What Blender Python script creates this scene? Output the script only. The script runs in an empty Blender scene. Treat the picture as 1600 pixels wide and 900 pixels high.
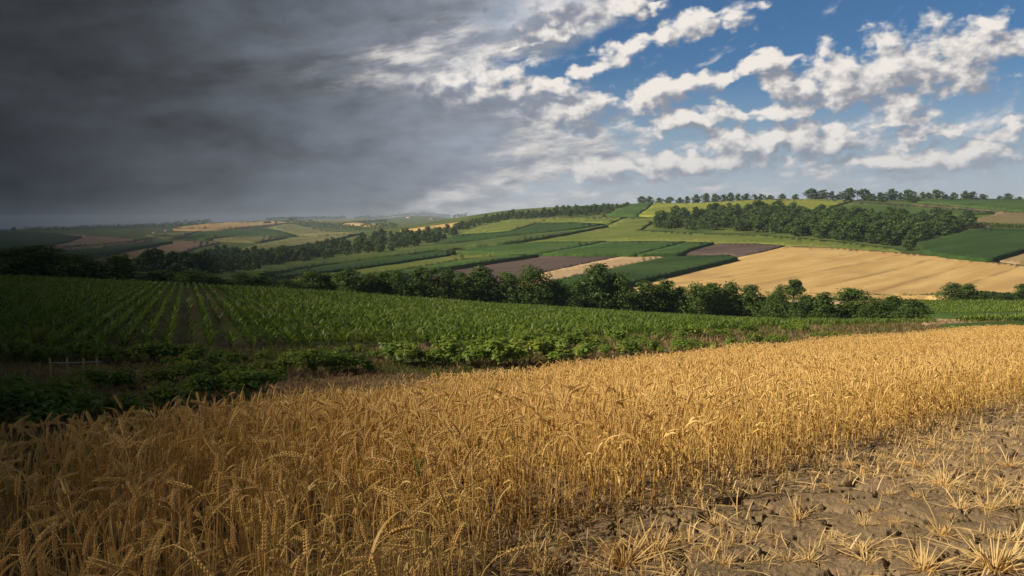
import bpy, math, random
import numpy as np
from mathutils import Vector, geometry

RNG = np.random.default_rng(7)
random.seed(7)
SC = bpy.context.scene
COL = SC.collection
EXPOSURE = 0.42
SUN_EL, SUN_FWD = 36.0, -14.0          # degrees above the horizon, degrees ahead of due left
SUN = np.array([-math.cos(math.radians(SUN_EL)) * math.cos(math.radians(SUN_FWD)),
                math.cos(math.radians(SUN_EL)) * math.sin(math.radians(SUN_FWD)),
                math.sin(math.radians(SUN_EL))])

# ------------------------------------------------------------------ camera
CZ, F = 1.45, 1256.0
TH = math.atan(100 / F)
CT, ST = math.cos(TH), math.sin(TH)
cam = bpy.data.objects.new('camera', bpy.data.cameras.new('camera'))
COL.objects.link(cam)
cam.location = (0, 0, CZ)
cam.rotation_euler = (math.pi / 2 - TH, 0, 0)
cam.data.sensor_width = 36
cam.data.lens = 36 * F / 1600
cam.data.clip_start, cam.data.clip_end = 0.05, 40000
SC.camera = cam

def ray(px, v):
    """direction of a sight line: X and Z per metre of depth Y"""
    px, v = np.asarray(px, float), np.asarray(v, float)
    xr, yu = (px - 800) / F, (450 - v) / F
    dy = CT + yu * ST
    dz = -ST + yu * CT
    return xr / dy, dz / dy

# ------------------------------------------------------------------ the lie of the land
def zc(v, Y):
    return CZ + Y * ray(800, v)[1]
# per sight line: near heights as (Y, z), then (v, Y) pairs, the last pair is the skyline
NEAR = {
    0:    [(0, 0), (2, -.03), (5, -.5), (7.2, -1.1), (8.5, -1.4), (12, -1.75), (24, -2.5)],
    400:  [(0, 0), (2, -.03), (5, -.45), (13, -1.95), (17, -2.25), (26, -2.8)],
    800:  [(0, 0), (2, -.03), (5, -.42), (12, -1.6), (22, -3.15), (28, -3.5), (36, -4.0)],
    1000: [(0, 0), (2, -.03), (5, -.38), (14, -1.8), (29, -3.95), (36, -4.35), (48, -5.15)],
    1200: [(0, 0), (2, -.03), (5, -.35), (14, -1.65), (38, -4.95), (45, -5.4), (62, -6.6)],
    1400: [(0, 0), (2, -.03), (5, -.33), (14, -1.6), (50, -6.2), (70, -7.7), (95, -10.3)],
    1600: [(0, 0), (2, -.03), (5, -.33), (14, -1.55), (65, -7.55), (90, -9.8)],
}
FAR = {
    0:    [(434, 92), (425, 140), (402, 700), (392, 1000), (376, 1600), (362, 2200), (359, 3200)],
    200:  [(444, 96), (436, 140), (422, 450), (413, 700), (405, 900), (385, 1300), (372, 1800), (362, 2400), (353, 3200), (350.5, 3700)],
    400:  [(455, 100), (448, 135), (437, 260), (428, 400), (418, 500), (408, 620), (385, 950), (375, 1300), (362, 1900), (350, 2600), (344.5, 3100)],
    500:  [(461, 103), (454, 140), (440, 270), (425, 400), (405, 560), (385, 800), (375, 1100), (365, 1500), (355, 2200), (343, 3000), (341.5, 3200)],
    600:  [(468, 108), (462, 140), (440, 280), (425, 340), (410, 420), (395, 520), (385, 620), (372, 760), (362, 900), (360, 1200), (355, 2000), (345, 3000), (338, 4500)],
    700:  [(475, 112), (470, 145), (450, 220), (430, 300), (410, 400), (395, 490), (380, 600), (365, 750), (350, 950), (341, 1100), (346, 1600), (345, 3000), (335, 4600)],
    800:  [(481, 116), (477, 150), (455, 220), (430, 290), (410, 370), (398, 420), (372, 560), (350, 760), (335, 900), (325, 1050)],
    900:  [(487, 122), (483, 155), (455, 220), (425, 310), (400, 400), (378, 500), (350, 700), (335, 840), (320, 1000)],
    1000: [(493, 128), (489, 165), (455, 230), (440, 270), (410, 360), (380, 480), (360, 580), (340, 720), (325, 850), (315, 950)],
    1200: [(502, 132), (498, 165), (480, 200), (462, 240), (430, 300), (388, 400), (380, 430), (360, 520), (335, 650), (310, 820)],
    1400: [(507, 122), (504, 140), (495, 170), (475, 210), (462, 240), (430, 300), (397, 380), (390, 400), (360, 500), (340, 600), (325, 700), (311, 820)],
    1600: [(499, 120), (493, 142), (474, 200), (463, 235), (435, 285), (413, 335), (405, 350), (355, 500), (340, 580), (325, 680), (311, 800)],
}
NT, NY = 401, 700
TG = np.linspace(-0.95, 0.95, NT)
LY0, LY1 = math.log(0.5), math.log(16000)
LYG = np.linspace(LY0, LY1, NY)
YG = np.exp(LYG)

def _build_table():
    cols = sorted(FAR)
    prof = []
    for c in cols:
        near = NEAR.get(c)
        if near is None:                                   # blend of the two neighbouring near profiles
            lo = max(k for k in NEAR if k < c); hi = min(k for k in NEAR if k > c)
            w = (c - lo) / (hi - lo)
            ymax = (1 - w) * NEAR[lo][-1][0] + w * NEAR[hi][-1][0]
            ys = [y for y in (0, 2, 5, 8.5, 13, 18, 24, 30, 40) if y <= ymax]
            a = np.interp(ys, *zip(*NEAR[lo])); b = np.interp(ys, *zip(*NEAR[hi]))
            near = list(zip(ys, (1 - w) * a + w * b))
        pts = list(near) + [(Y, float(zc(v, Y))) for v, Y in FAR[c]]
        Yl, zl = pts[-1]
        pts += [(Yl * 1.06, zl + 0.2), (Yl * 1.25, zl - .02 * Yl), (Yl * 1.8, zl - .05 * Yl - 10), (16000, -160)]
        prof.append(np.interp(YG, *zip(*pts)))
    prof = np.array(prof)
    tc = np.array([(c - 800) / F for c in cols])
    Z = np.empty((NT, NY))
    for j in range(NY):
        Z[:, j] = np.interp(TG, tc, prof[:, j])
    def smooth(A, n, axis):
        k = np.hanning(2 * n + 3)[1:-1]; k /= k.sum()
        pad = [(0, 0), (0, 0)]; pad[axis] = (n, n)
        B = np.pad(A, pad, mode='edge')
        return np.apply_along_axis(lambda r: np.convolve(r, k, 'valid'), axis, B)
    Z = smooth(Z, 14, 0)
    Z = smooth(Z, 5, 1)
    return Z
ZT = _build_table()

def hummock(X, Y):
    """gentle roll of the land, a few decimetres at most far away"""
    a = np.clip(Y / 400, 0, 1) * np.clip((1000 - Y) / 300, 0, 1)
    return a * (0.5 * np.sin(X / 37 + 1.3) * np.sin(Y / 53) + 0.3 * np.sin(X / 17 - Y / 29))

def terr(X, Y):
    X, Y = np.asarray(X, float), np.asarray(Y, float)
    Yc = np.clip(Y, 0.5, 15900)
    t = np.clip(X / Yc, -0.95, 0.95)
    fi = (t + 0.95) / 1.9 * (NT - 1)
    fj = (np.log(Yc) - LY0) / (LY1 - LY0) * (NY - 1)
    i = np.clip(fi.astype(int), 0, NT - 2); j = np.clip(fj.astype(int), 0, NY - 2)
    a, b = fi - i, fj - j
    z = (ZT[i, j] * (1 - a) + ZT[i + 1, j] * a) * (1 - b) + (ZT[i, j + 1] * (1 - a) + ZT[i + 1, j + 1] * a) * b
    return z + hummock(X, Y)

YM = np.exp(np.linspace(math.log(1.5), math.log(9000), 2600))
def hit(px, v, h=0.0, ymin=0.0):
    """where the sight line through a point of the view first meets the land (raised by h)"""
    px = np.atleast_1d(np.asarray(px, float)); v = np.atleast_1d(np.asarray(v, float))
    out = np.empty((len(px), 3))
    for k in range(len(px)):
        dx, dz = ray(px[k], v[k])
        zt = terr(dx * YM, YM) + h
        over = (zt >= CZ + dz * YM) & (YM > ymin)
        n = int(np.argmax(over)) if over.any() else -1
        if n > 0:
            y0, y1 = YM[n - 1], YM[n]
            f0 = zt[n - 1] - (CZ + dz * y0); f1 = zt[n] - (CZ + dz * y1)
            w = 0 if f1 == f0 else np.clip(-f0 / (f1 - f0), 0, 1)
            Y = y0 + w * (y1 - y0)
        else:                                              # above the skyline: stand on the ridge
            d = (zt - CZ) / YM
            m = (YM > max(ymin, 100))
            n = int(np.argmax(np.where(m, d, -9)))
            Y = YM[n]
        out[k] = (dx * Y, Y, terr(dx * Y, Y))
    return out

# ------------------------------------------------------------------ helpers
def tag(o, label=None, cat=None, group=None, kind=None):
    if label: o['label'] = label
    if cat: o['category'] = cat
    if group: o['group'] = group
    if kind: o['kind'] = kind
    return o

def np_mesh(name, V, faces, smooth=True, attrs=None, mats=(), mat_idx=None):
    """faces: list of int arrays, each (n, corners)"""
    me = bpy.data.meshes.new(name)
    V = np.ascontiguousarray(V, dtype=np.float32)
    faces = [np.asarray(f, dtype=np.int32) for f in faces if len(f)]
    loops = np.concatenate([f.ravel() for f in faces])
    tot = np.concatenate([np.full(len(f), f.shape[1], np.int32) for f in faces])
    start = np.concatenate([[0], np.cumsum(tot)[:-1]]).astype(np.int32)
    me.vertices.add(len(V)); me.vertices.foreach_set('co', V.ravel())
    me.loops.add(len(loops)); me.loops.foreach_set('vertex_index', loops)
    me.polygons.add(len(tot)); me.polygons.foreach_set('loop_start', start)
    if smooth: me.polygons.foreach_set('use_smooth', np.ones(len(tot), bool))
    if mat_idx is not None: me.polygons.foreach_set('material_index', np.asarray(mat_idx, np.int32))
    for k, a in (attrs or {}).items():
        at = me.attributes.new(k, 'FLOAT', 'POINT')
        at.data.foreach_set('value', np.ascontiguousarray(a, np.float32))
    me.update(calc_edges=True)
    me.validate()
    for m in mats: me.materials.append(m)
    return me

def link(name, me, parent=None, loc=None):
    o = bpy.data.objects.new(name, me)
    COL.objects.link(o)
    if parent is not None: o.parent = parent
    if loc is not None: o.location = loc
    return o

class Tpl:
    """growing lump of geometry: vertices, quads, triangles and one number per vertex"""
    def __init__(s):
        s.V, s.Q, s.T, s.A, s.n = [], [], [], [], 0
    def add(s, V, Q=None, T=None, a=0.0):
        V = np.asarray(V, float).reshape(-1, 3)
        if Q is not None and len(Q): s.Q.append(np.asarray(Q, int).reshape(-1, 4) + s.n)
        if T is not None and len(T): s.T.append(np.asarray(T, int).reshape(-1, 3) + s.n)
        s.A.append(np.full(len(V), a) if np.isscalar(a) else np.asarray(a, float))
        s.V.append(V); s.n += len(V)
    def done(s):
        V = np.concatenate(s.V); A = np.concatenate(s.A)
        Q = np.concatenate(s.Q) if s.Q else np.zeros((0, 4), int)
        T = np.concatenate(s.T) if s.T else np.zeros((0, 3), int)
        return V, Q, T, A
    def mesh(s, name, mats, smooth=True, attr='part', extra=None):
        V, Q, T, A = s.done()
        at = {attr: A}
        if extra: at.update(extra)
        return np_mesh(name, V, [Q, T], smooth, at, mats)
    def ribbon(s, P, W, side, a=0.0, fold=0.0):
        """flat strip along P, half width W, opened towards the side vectors"""
        P = np.asarray(P, float); W = np.asarray(W, float)[:, None]
        S = np.broadcast_to(np.asarray(side, float), P.shape)
        V = np.stack([P - S * W, P + S * W], 1).reshape(-1, 3)
        k = np.arange(len(P) - 1) * 2
        s.add(V, np.stack([k, k + 1, k + 3, k + 2], 1), a=a if np.isscalar(a) else np.repeat(a, 2))
    def tube(s, P, R, n=4, a=0.0, cap=True):
        P = np.asarray(P, float); R = np.asarray(R, float)
        D = np.gradient(P, axis=0); D /= np.linalg.norm(D, axis=1)[:, None] + 1e-9
        ref = np.array([0.31, 0.95, 0.05]) if abs(D[0][2]) > .7 else np.array([0, 0, 1.0])
        U = np.cross(D, ref); U /= np.linalg.norm(U, axis=1)[:, None] + 1e-9
        Wv = np.cross(D, U)
        ang = np.arange(n) * 2 * math.pi / n
        V = (P[:, None, :] + R[:, None, None] * (np.cos(ang)[None, :, None] * U[:, None, :] + np.sin(ang)[None, :, None] * Wv[:, None, :])).reshape(-1, 3)
        i = np.arange(len(P) - 1)[:, None] * n; j = np.arange(n)[None, :]; j2 = (j + 1) % n
        Q = np.stack([i + j, i + j2, i + n + j2, i + n + j], -1).reshape(-1, 4)
        T = None
        if cap:
            V = np.concatenate([V, P[-1:] + D[-1:] * R[-1]])
            m = (len(P) - 1) * n
            T = np.stack([m + np.arange(n), m + (np.arange(n) + 1) % n, np.full(n, len(V) - 1)], 1)
        s.add(V, Q, T, a=a)

def scatter(tpls, which, pos, rz, sc, tilt=None, var=None, extra=None):
    """many plants as one lump: copies of the templates; returns V, faces, attrs"""
    Vs, Qs, Ts, As, Bs, n0 = [], [], [], [], [], 0
    sc = np.asarray(sc, float)
    if sc.ndim == 1: sc = np.repeat(sc[:, None], 3, 1)
    for k, (V, Q, T, A) in enumerate(tpls):
        m = np.where(which == k)[0]
        if not len(m): continue
        c, s_ = np.cos(rz[m]), np.sin(rz[m])
        W = V[None] * sc[m][:, None, :]
        X = W[..., 0] * c[:, None] - W[..., 1] * s_[:, None]
        Y = W[..., 0] * s_[:, None] + W[..., 1] * c[:, None]
        Z = W[..., 2]
        if tilt is not None:
            X = X + tilt[m, 0:1] * Z; Y = Y + tilt[m, 1:2] * Z
        P = np.stack([X, Y, Z], -1) + pos[m][:, None, :]
        nv = len(V)
        off = (n0 + np.arange(len(m)) * nv)[:, None, None]
        Vs.append(P.reshape(-1, 3).astype(np.float32))
        if len(Q): Qs.append((Q[None] + off).reshape(-1, 4))
        if len(T): Ts.append((T[None] + off).reshape(-1, 3))
        As.append(np.tile(A, len(m)).astype(np.float32))
        Bs.append(np.repeat(var[m] if var is not None else np.zeros(len(m)), nv).astype(np.float32))
        n0 += nv * len(m)
    return (np.concatenate(Vs), [np.concatenate(Qs) if Qs else [], np.concatenate(Ts) if Ts else []],
            {'part': np.concatenate(As), 'var': np.concatenate(Bs)})

def vnoise(x, y, seed=0):
    """smooth value noise, 0..1"""
    xi, yi = np.floor(x).astype(np.int64), np.floor(y).astype(np.int64)
    fx, fy = x - xi, y - yi
    fx = fx * fx * (3 - 2 * fx); fy = fy * fy * (3 - 2 * fy)
    def h(a, b):
        n = (a * 374761393 + b * 668265263 + seed * 974711) & 0x7fffffff
        n = ((n ^ (n >> 13)) * 1274126177) & 0x7fffffff
        return ((n ^ (n >> 16)) & 0xffff) / 65535.0
    return (h(xi, yi) * (1 - fx) + h(xi + 1, yi) * fx) * (1 - fy) + (h(xi, yi + 1) * (1 - fx) + h(xi + 1, yi + 1) * fx) * fy
def fbm(x, y, o=4, seed=0):
    s, a, t = 0, .5, 0
    for k in range(o):
        s = s + a * vnoise(x * 2 ** k + 17.3 * k, y * 2 ** k - 9.1 * k, seed + k); t += a; a *= .5
    return s / t

# ------------------------------------------------------------------ materials
class S:
    """socket with arithmetic: builds Math nodes"""
    def __init__(s, nt, sock): s.nt, s.k = nt, sock
    def _m(s, op, *o, clamp=False):
        n = s.nt.nodes.new('ShaderNodeMath'); n.operation = op; n.use_clamp = clamp
        for i, v in enumerate((s,) + o):
            if isinstance(v, S): s.nt.links.new(v.k, n.inputs[i])
            else: n.inputs[i].default_value = float(v)
        return S(s.nt, n.outputs[0])
    def __add__(s, o): return s._m('ADD', o)
    __radd__ = __add__
    def __mul__(s, o): return s._m('MULTIPLY', o)
    __rmul__ = __mul__
    def __sub__(s, o): return s._m('SUBTRACT', o)
    def __rsub__(s, o): return (s * -1) + o
    def __truediv__(s, o): return s._m('DIVIDE', o)
    def __rtruediv__(s, o): return s.pow(-1.0) * o
    def max(s, o): return s._m('MAXIMUM', o)
    def min(s, o): return s._m('MINIMUM', o)
    def sin(s): return s._m('SINE')
    def cos(s): return s._m('COSINE')
    def tan(s): return s._m('TANGENT')
    def sqrt(s): return s._m('SQRT')
    def abs(s): return s._m('ABSOLUTE')
    def asin(s): return s._m('ARCSINE')
    def exp(s): return s._m('EXPONENT')
    def pow(s, o): return s._m('POWER', o)
    def atan2(s, o): return s._m('ARCTAN2', o)
    def clamp(s): return s._m('ADD', 0.0, clamp=True)
    def step(s, a, b):
        n = s.nt.nodes.new('ShaderNodeMapRange'); n.interpolation_type = 'SMOOTHSTEP'
        s.nt.links.new(s.k, n.inputs[0])
        for i, v in ((1, a), (2, b)):
            if isinstance(v, S): s.nt.links.new(v.k, n.inputs[i])
            else: n.inputs[i].default_value = v
        n.inputs[3].default_value, n.inputs[4].default_value = 0, 1
        return S(s.nt, n.outputs[0])

def mixc(nt, f, a, b, mode='MIX'):
    n = nt.nodes.new('ShaderNodeMix'); n.data_type = 'RGBA'; n.blend_type = mode
    ins = [n.inputs[0], n.inputs[6], n.inputs[7]]
    for i, v in zip(ins, (f, a, b)):
        if isinstance(v, S): nt.links.new(v.k, i)
        elif hasattr(v, 'links'): nt.links.new(v, i)
        elif isinstance(v, (int, float)): i.default_value = v
        else: i.default_value = (v[0], v[1], v[2], 1)
    return n.outputs[2]

def noise(nt, vec, scale, detail=4, rough=.55, out='Fac', dist=0.0):
    n = nt.nodes.new('ShaderNodeTexNoise'); n.inputs['Scale'].default_value = scale
    n.inputs['Detail'].default_value = detail; n.inputs['Roughness'].default_value = rough
    n.inputs['Distortion'].default_value = dist
    if vec is not None: nt.links.new(vec.k if isinstance(vec, S) else vec, n.inputs['Vector'])
    return S(nt, n.outputs[out])

def xyz(nt, x, y, z=0.0):
    n = nt.nodes.new('ShaderNodeCombineXYZ')
    for i, v in enumerate((x, y, z)):
        if isinstance(v, S): nt.links.new(v.k, n.inputs[i])
        else: n.inputs[i].default_value = v
    return S(nt, n.outputs[0])

def new_mat(name):
    m = bpy.data.materials.new(name); m.use_nodes = True
    nt = m.node_tree; nt.nodes.clear()
    out = nt.nodes.new('ShaderNodeOutputMaterial')
    return m, nt, out

def attr(nt, name):
    n = nt.nodes.new('ShaderNodeAttribute'); n.attribute_name = name
    return S(nt, n.outputs['Fac'])

def objrand(nt):
    n = nt.nodes.new('ShaderNodeObjectInfo'); return S(nt, n.outputs['Random'])

def pos(nt):
    n = nt.nodes.new('ShaderNodeNewGeometry'); return n.outputs['Position']

def surface(nt, out, color, rough=.7, trans=0.0, tcol=None, bump=None, bstr=.4, bdist=.1, spec=.3):
    p = nt.nodes.new('ShaderNodeBsdfPrincipled')
    p.inputs['Roughness'].default_value = rough
    p.inputs['Specular IOR Level'].default_value = spec
    if hasattr(color, 'links'): nt.links.new(color, p.inputs['Base Color'])
    else: p.inputs['Base Color'].default_value = (*color, 1)
    if bump is not None:
        b = nt.nodes.new('ShaderNodeBump'); b.inputs['Strength'].default_value = bstr; b.inputs['Distance'].default_value = bdist
        nt.links.new(bump.k, b.inputs['Height']); nt.links.new(b.outputs[0], p.inputs['Normal'])
    sh = p.outputs[0]
    if trans > 0:
        t = nt.nodes.new('ShaderNodeBsdfTranslucent')
        c = tcol if tcol is not None else color
        if hasattr(c, 'links'): nt.links.new(c, t.inputs[0])
        else: t.inputs[0].default_value = (*c, 1)
        mx = nt.nodes.new('ShaderNodeMixShader'); mx.inputs[0].default_value = trans
        nt.links.new(p.outputs[0], mx.inputs[1]); nt.links.new(t.outputs[0], mx.inputs[2])
        sh = mx.outputs[0]
    nt.links.new(sh, out.inputs['Surface'])

def leaf_mat(name, c0, c1, c2, trans=.3, rough=.5, spec=.4, scale=.6, tint=(1.25, 1.3, .6)):
    """leaves: dark to light greens by plant (var / object) and by leaf (part)"""
    m, nt, out = new_mat(name)
    v = (attr(nt, 'var') + objrand(nt))._m('FRACT')
    a = attr(nt, 'part')
    c = mixc(nt, (v * .5 + a * .5).clamp(), c0, c1)
    n = noise(nt, pos(nt), scale, 3)
    c = mixc(nt, n.step(.45, .75), c, c2)
    tc = mixc(nt, 1.0, c, tint, 'MULTIPLY')
    surface(nt, out, c, rough, trans, tc, spec=spec)
    return m

def plain_mat(name, c0, c1, scale=8, rough=.8, trans=0.0, bump=0.0, spec=.2):
    m, nt, out = new_mat(name)
    n = noise(nt, pos(nt), scale, 5)
    c = mixc(nt, n.step(.3, .7), c0, c1)
    surface(nt, out, c, rough, trans, None, n if bump else None, bump, .02, spec)
    return m
# ------------------------------------------------------------------ sky, sun, air
def altaz(px, v):
    dx, dz = ray(px, v)
    n = math.sqrt(dx * dx + 1 + dz * dz)
    return math.degrees(math.atan2(dx, 1)), math.degrees(math.asin(dz / n))

# heaps of cloud: (where in the view, half width, half height, tilt), only used as azimuth / altitude
HEAPS = [
    (1262, 140, 62, 22, 4), (1225, 136, 30, 16, 0), (1330, 128, 60, 34, 14), (1400, 105, 52, 34, 8), (1450, 98, 48, 30, 0),
    (1500, 98, 46, 24, 10), (1556, 82, 44, 26, 12), (1600, 75, 40, 20, 8), (1300, 160, 110, 20, 10), (1180, 172, 75, 14, 8), (1080, 186, 75, 12, 8),
    (1105, 32, 55, 16, 12), (1035, 52, 45, 14, 16), (985, 80, 55, 15, 14), (925, 105, 45, 9, 14), (1200, 95, 44, 12, 16), (1190, 108, 30, 9, 12),
    (1060, 135, 75, 13, 16), (1110, 125, 50, 12, 14), (1010, 155, 90, 16, 12), (900, 165, 75, 16, 6),
    (1480, 205, 85, 9, 4), (1470, 198, 34, 10, 0), (1560, 212, 60, 8, 3), (1330, 222, 60, 12, 8), (1220, 215, 60, 13, 10), (1150, 225, 60, 14, 8), (1280, 228, 26, 12, 0), (1395, 190, 66, 6, 5),
    (1350, 250, 120, 10, 3), (1540, 240, 80, 10, 3), (1100, 252, 100, 13, 4), (980, 262, 100, 13, 5),
    (985, 5, 40, 10, 10), (1020, 8, 20, 6, 0), (840, 20, 70, 22, 10), (880, 45, 50, 12, 8), (810, 75, 22, 4, 5),
    (745, 122, 80, 16, 6), (800, 140, 80, 14, 4), (850, 150, 50, 10, 8),
]

def build_world():
    w = bpy.data.worlds.new('World'); SC.world = w; w.use_nodes = True
    nt = w.node_tree; nt.nodes.clear()
    out = nt.nodes.new('ShaderNodeOutputWorld'); bg = nt.nodes.new('ShaderNodeBackground')
    nt.links.new(bg.outputs[0], out.inputs[0]); bg.inputs[1].default_value = SKY_STRENGTH
    sky = nt.nodes.new('ShaderNodeTexSky'); sky.sky_type = 'NISHITA'; sky.sun_disc = False
    sky.sun_elevation = math.radians(SUN_EL); sky.sun_rotation = math.radians(-90 + SUN_FWD)
    sky.air_density, sky.dust_density, sky.ozone_density = 1.0, 0.6, 2.0
    # density of the heaps at (azimuth, altitude) in degrees
    g = bpy.data.node_groups.new('cloud_density', 'ShaderNodeTree')
    for nm in ('az', 'el'): g.interface.new_socket(nm, in_out='INPUT', socket_type='NodeSocketFloat')
    g.interface.new_socket('d', in_out='OUTPUT', socket_type='NodeSocketFloat')
    gi = g.nodes.new('NodeGroupInput'); go = g.nodes.new('NodeGroupOutput')
    az, el = S(g, gi.outputs[0]), S(g, gi.outputs[1])
    vec = xyz(g, az, el * 1.35, 0.0)
    wob = noise(g, vec, .45, 3, .5, 'Color')
    sep = g.nodes.new('ShaderNodeSeparateXYZ'); g.links.new(wob.k, sep.inputs[0])
    az2 = az + (S(g, sep.outputs[0]) - .5) * 4.5
    el2 = el + (S(g, sep.outputs[1]) - .5) * 2.2
    M = None
    for i_, (px, v, rx, ry, rot) in enumerate(HEAPS):
        if i_ < 8: rx, ry = rx * 1.15, ry * 1.4
        elif v > 185: rx, ry = rx * 1.1, ry * 1.45
        a0, e0 = altaz(px, v)
        k = 57.3 / F * math.cos(math.radians(a0))
        rx_, ry_ = rx * k * math.cos(math.radians(a0)), ry * k
        c, s_ = math.cos(math.radians(rot)), math.sin(math.radians(rot))
        u = az2._m('MULTIPLY_ADD', c / rx_, el2._m('MULTIPLY_ADD', s_ / rx_, -(a0 * c + e0 * s_) / rx_))
        t = az2._m('MULTIPLY_ADD', -s_ / ry_, el2._m('MULTIPLY_ADD', c / ry_, (a0 * s_ - e0 * c) / ry_))
        e = u._m('MULTIPLY_ADD', u, t * t)
        M = e if M is None else M.min(e)
    M = 1 - M.sqrt()
    nb = noise(g, vec, .75, 8, .52)
    nc = noise(g, vec, .33, 3, .5)
    vo = g.nodes.new('ShaderNodeTexVoronoi'); vo.voronoi_dimensions = '2D'; vo.feature = 'SMOOTH_F1'
    vo.normalize = True
    for k_, v_ in (('Scale', .62), ('Detail', 2.0), ('Roughness', .55), ('Lacunarity', 2.3), ('Smoothness', .35)): vo.inputs[k_].default_value = v_
    wv = xyz(g, az + (S(g, sep.outputs[0]) - .5) * 1.6, el * 1.35 + (S(g, sep.outputs[1]) - .5) * 1.6, 0.0)
    g.links.new(wv.k, vo.inputs['Vector'])
    puff = .42 - S(g, vo.outputs['Distance'])
    heap = M.max(-1.1) * .60 + puff * 1.0 + (nb - .5) * 1.0 + (nc - .5) * 2.0 + .06
    # low banks of broken cloud, flat and close together towards the horizon
    sk = el - az * .018 * el
    nl = noise(g, xyz(g, az * .40, sk * 1.3, 3.7), 1.0, 8, .57)
    cover = .64 - (1 - el.step(4.0, 10.0)) * .205 - (1 - az.step(-1, 8.0)) * .06
    layer = (nl - cover) * 1.5 + puff * .12
    d = heap.max(layer)
    g.links.new(d.k, go.inputs[0])

    tc = nt.nodes.new('ShaderNodeTexCoord')
    sp = nt.nodes.new('ShaderNodeSeparateXYZ'); nt.links.new(tc.outputs['Generated'], sp.inputs[0])
    x, y, z = (S(nt, o) for o in sp.outputs)
    AZ = x.atan2(y) * 57.2958
    EL = z.max(-1).min(1).asin() * 57.2958
    def dens(a, e):
        n = nt.nodes.new('ShaderNodeGroup'); n.node_tree = g
        nt.links.new(a.k, n.inputs[0]); nt.links.new(e.k, n.inputs[1])
        return S(nt, n.outputs[0])
    D0 = dens(AZ, EL)
    D1 = dens(AZ - .6, EL + .75)
    sk = EL - AZ * .10
    ns = noise(nt, xyz(nt, AZ * .075, sk * .27, 1.3), 1.0, 7, .55, dist=.4)
    nf = noise(nt, xyz(nt, AZ * .5, EL * 1.0, 5.1), .5, 9, .56)
    edge = EL.step(11.0, 15.0) * 9.5 + (EL * -1).step(-10.0, -7.5) * 8.5 - (EL * -1).step(-6.0, -1.0) * 5.5 - 4.0
    q = (edge - AZ) * .13 + (nf - .5) * 2.6 + (ns - .5) * 1.6
    alpha = D0.step(-.08, .42) * (EL.step(2.0, 8.5) * .25 + .75)
    lit = ((D0 - D1) * 1.15 + .50 - D0.max(0) * .10).clamp()
    K = 1 / SKY_STRENGTH / 2 ** EXPOSURE
    white = tuple(c * K for c in (.90, .84, .78)); grey = tuple(c * K for c in (.27, .29, .345))
    cl = mixc(nt, lit.step(.02, 1.05), grey, white)
    skyc = mixc(nt, 1.0, sky.outputs[0], tuple(SKY_GAIN * c for c in (.42, .72, 1.0)), 'MULTIPLY')
    low = mixc(nt, (EL * -1).step(-11.5, 0.5) * .95, skyc, tuple(c * K for c in (.46, .53, .61)))
    c1 = mixc(nt, alpha.max(q.step(-.75, .0) * .92), low, cl)
    c1 = mixc(nt, (EL * -1).step(-5.0, .3) * .58, c1, tuple(c * K for c in (.50, .51, .55)))
    # the storm: everything left of a ragged edge
    back = (AZ.abs() * -1).step(-150, -105)
    stormA = q.step(-.15, 1.0)
    depth = (AZ * -1).step(-6, 34)                         # how far inside the storm
    tone = (1 - depth).pow(1.2) * .205 + .028
    streak = (ns - .46) * 2.2 + (nf - .5) * 1.6 + 1.0
    tone = tone * streak.max(.35)
    rim = (1 - q.step(.0, 1.5)) * lit.step(.35, 1.0) * (EL.step(6.5, 9.5) * .20 + .05) + (1 - q.step(.4, 3.2)) * (1 - depth) * .09 * lit
    over = EL.step(18.0, 32.0)                              # overhead, beyond the view, cloud added to cut sky light and deepen shadows
    tone = tone * (1 - over * .78)
    rim = rim * (1 - over)
    stormA = stormA.max(over * .92)
    T = nt.nodes.new('ShaderNodeCombineColor')
    for i, (f, f2) in enumerate(((.88, 1.10), (1.01, 1.02), (1.24, .97))):
        nt.links.new((tone * (f * K) + rim * (f2 * K)).k, T.inputs[i])
    c2 = mixc(nt, stormA, c1, T.outputs[0])
    # under the horizon nothing but dull ground colour
    c3 = mixc(nt, (EL * -1).step(1.0, 4.0), c2, tuple(c * K for c in (.05, .05, .04)))
    nt.links.new(c3, bg.inputs[0])
    w.cycles.sampling_method = 'MANUAL'; w.cycles.sample_map_resolution = 512

SKY_STRENGTH, SKY_GAIN = 0.1, .54
build_world()

sl = bpy.data.lights.new('sun', 'SUN'); sl.energy = 5.0; sl.angle = math.radians(.5); sl.color = (1.0, .89, .74)
so = bpy.data.objects.new('sun', sl); COL.objects.link(so)
so.rotation_euler = Vector(SUN).to_track_quat('Z', 'Y').to_euler()
so.location = (-60, 10, 60)
SC.view_settings.view_transform = 'Standard'; SC.view_settings.look = 'None'
SC.view_settings.exposure = EXPOSURE; SC.view_settings.gamma = 1
SC.view_settings.use_curve_mapping = False
cy = SC.cycles
cy.max_bounces, cy.diffuse_bounces, cy.glossy_bounces, cy.transmission_bounces = 6, 3, 2, 4
cy.transparent_max_bounces = 12; cy.volume_bounces = 0
cy.use_denoising = True; cy.denoiser = 'OPENIMAGEDENOISE'
cy.caustics_reflective = cy.caustics_refractive = False

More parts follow.
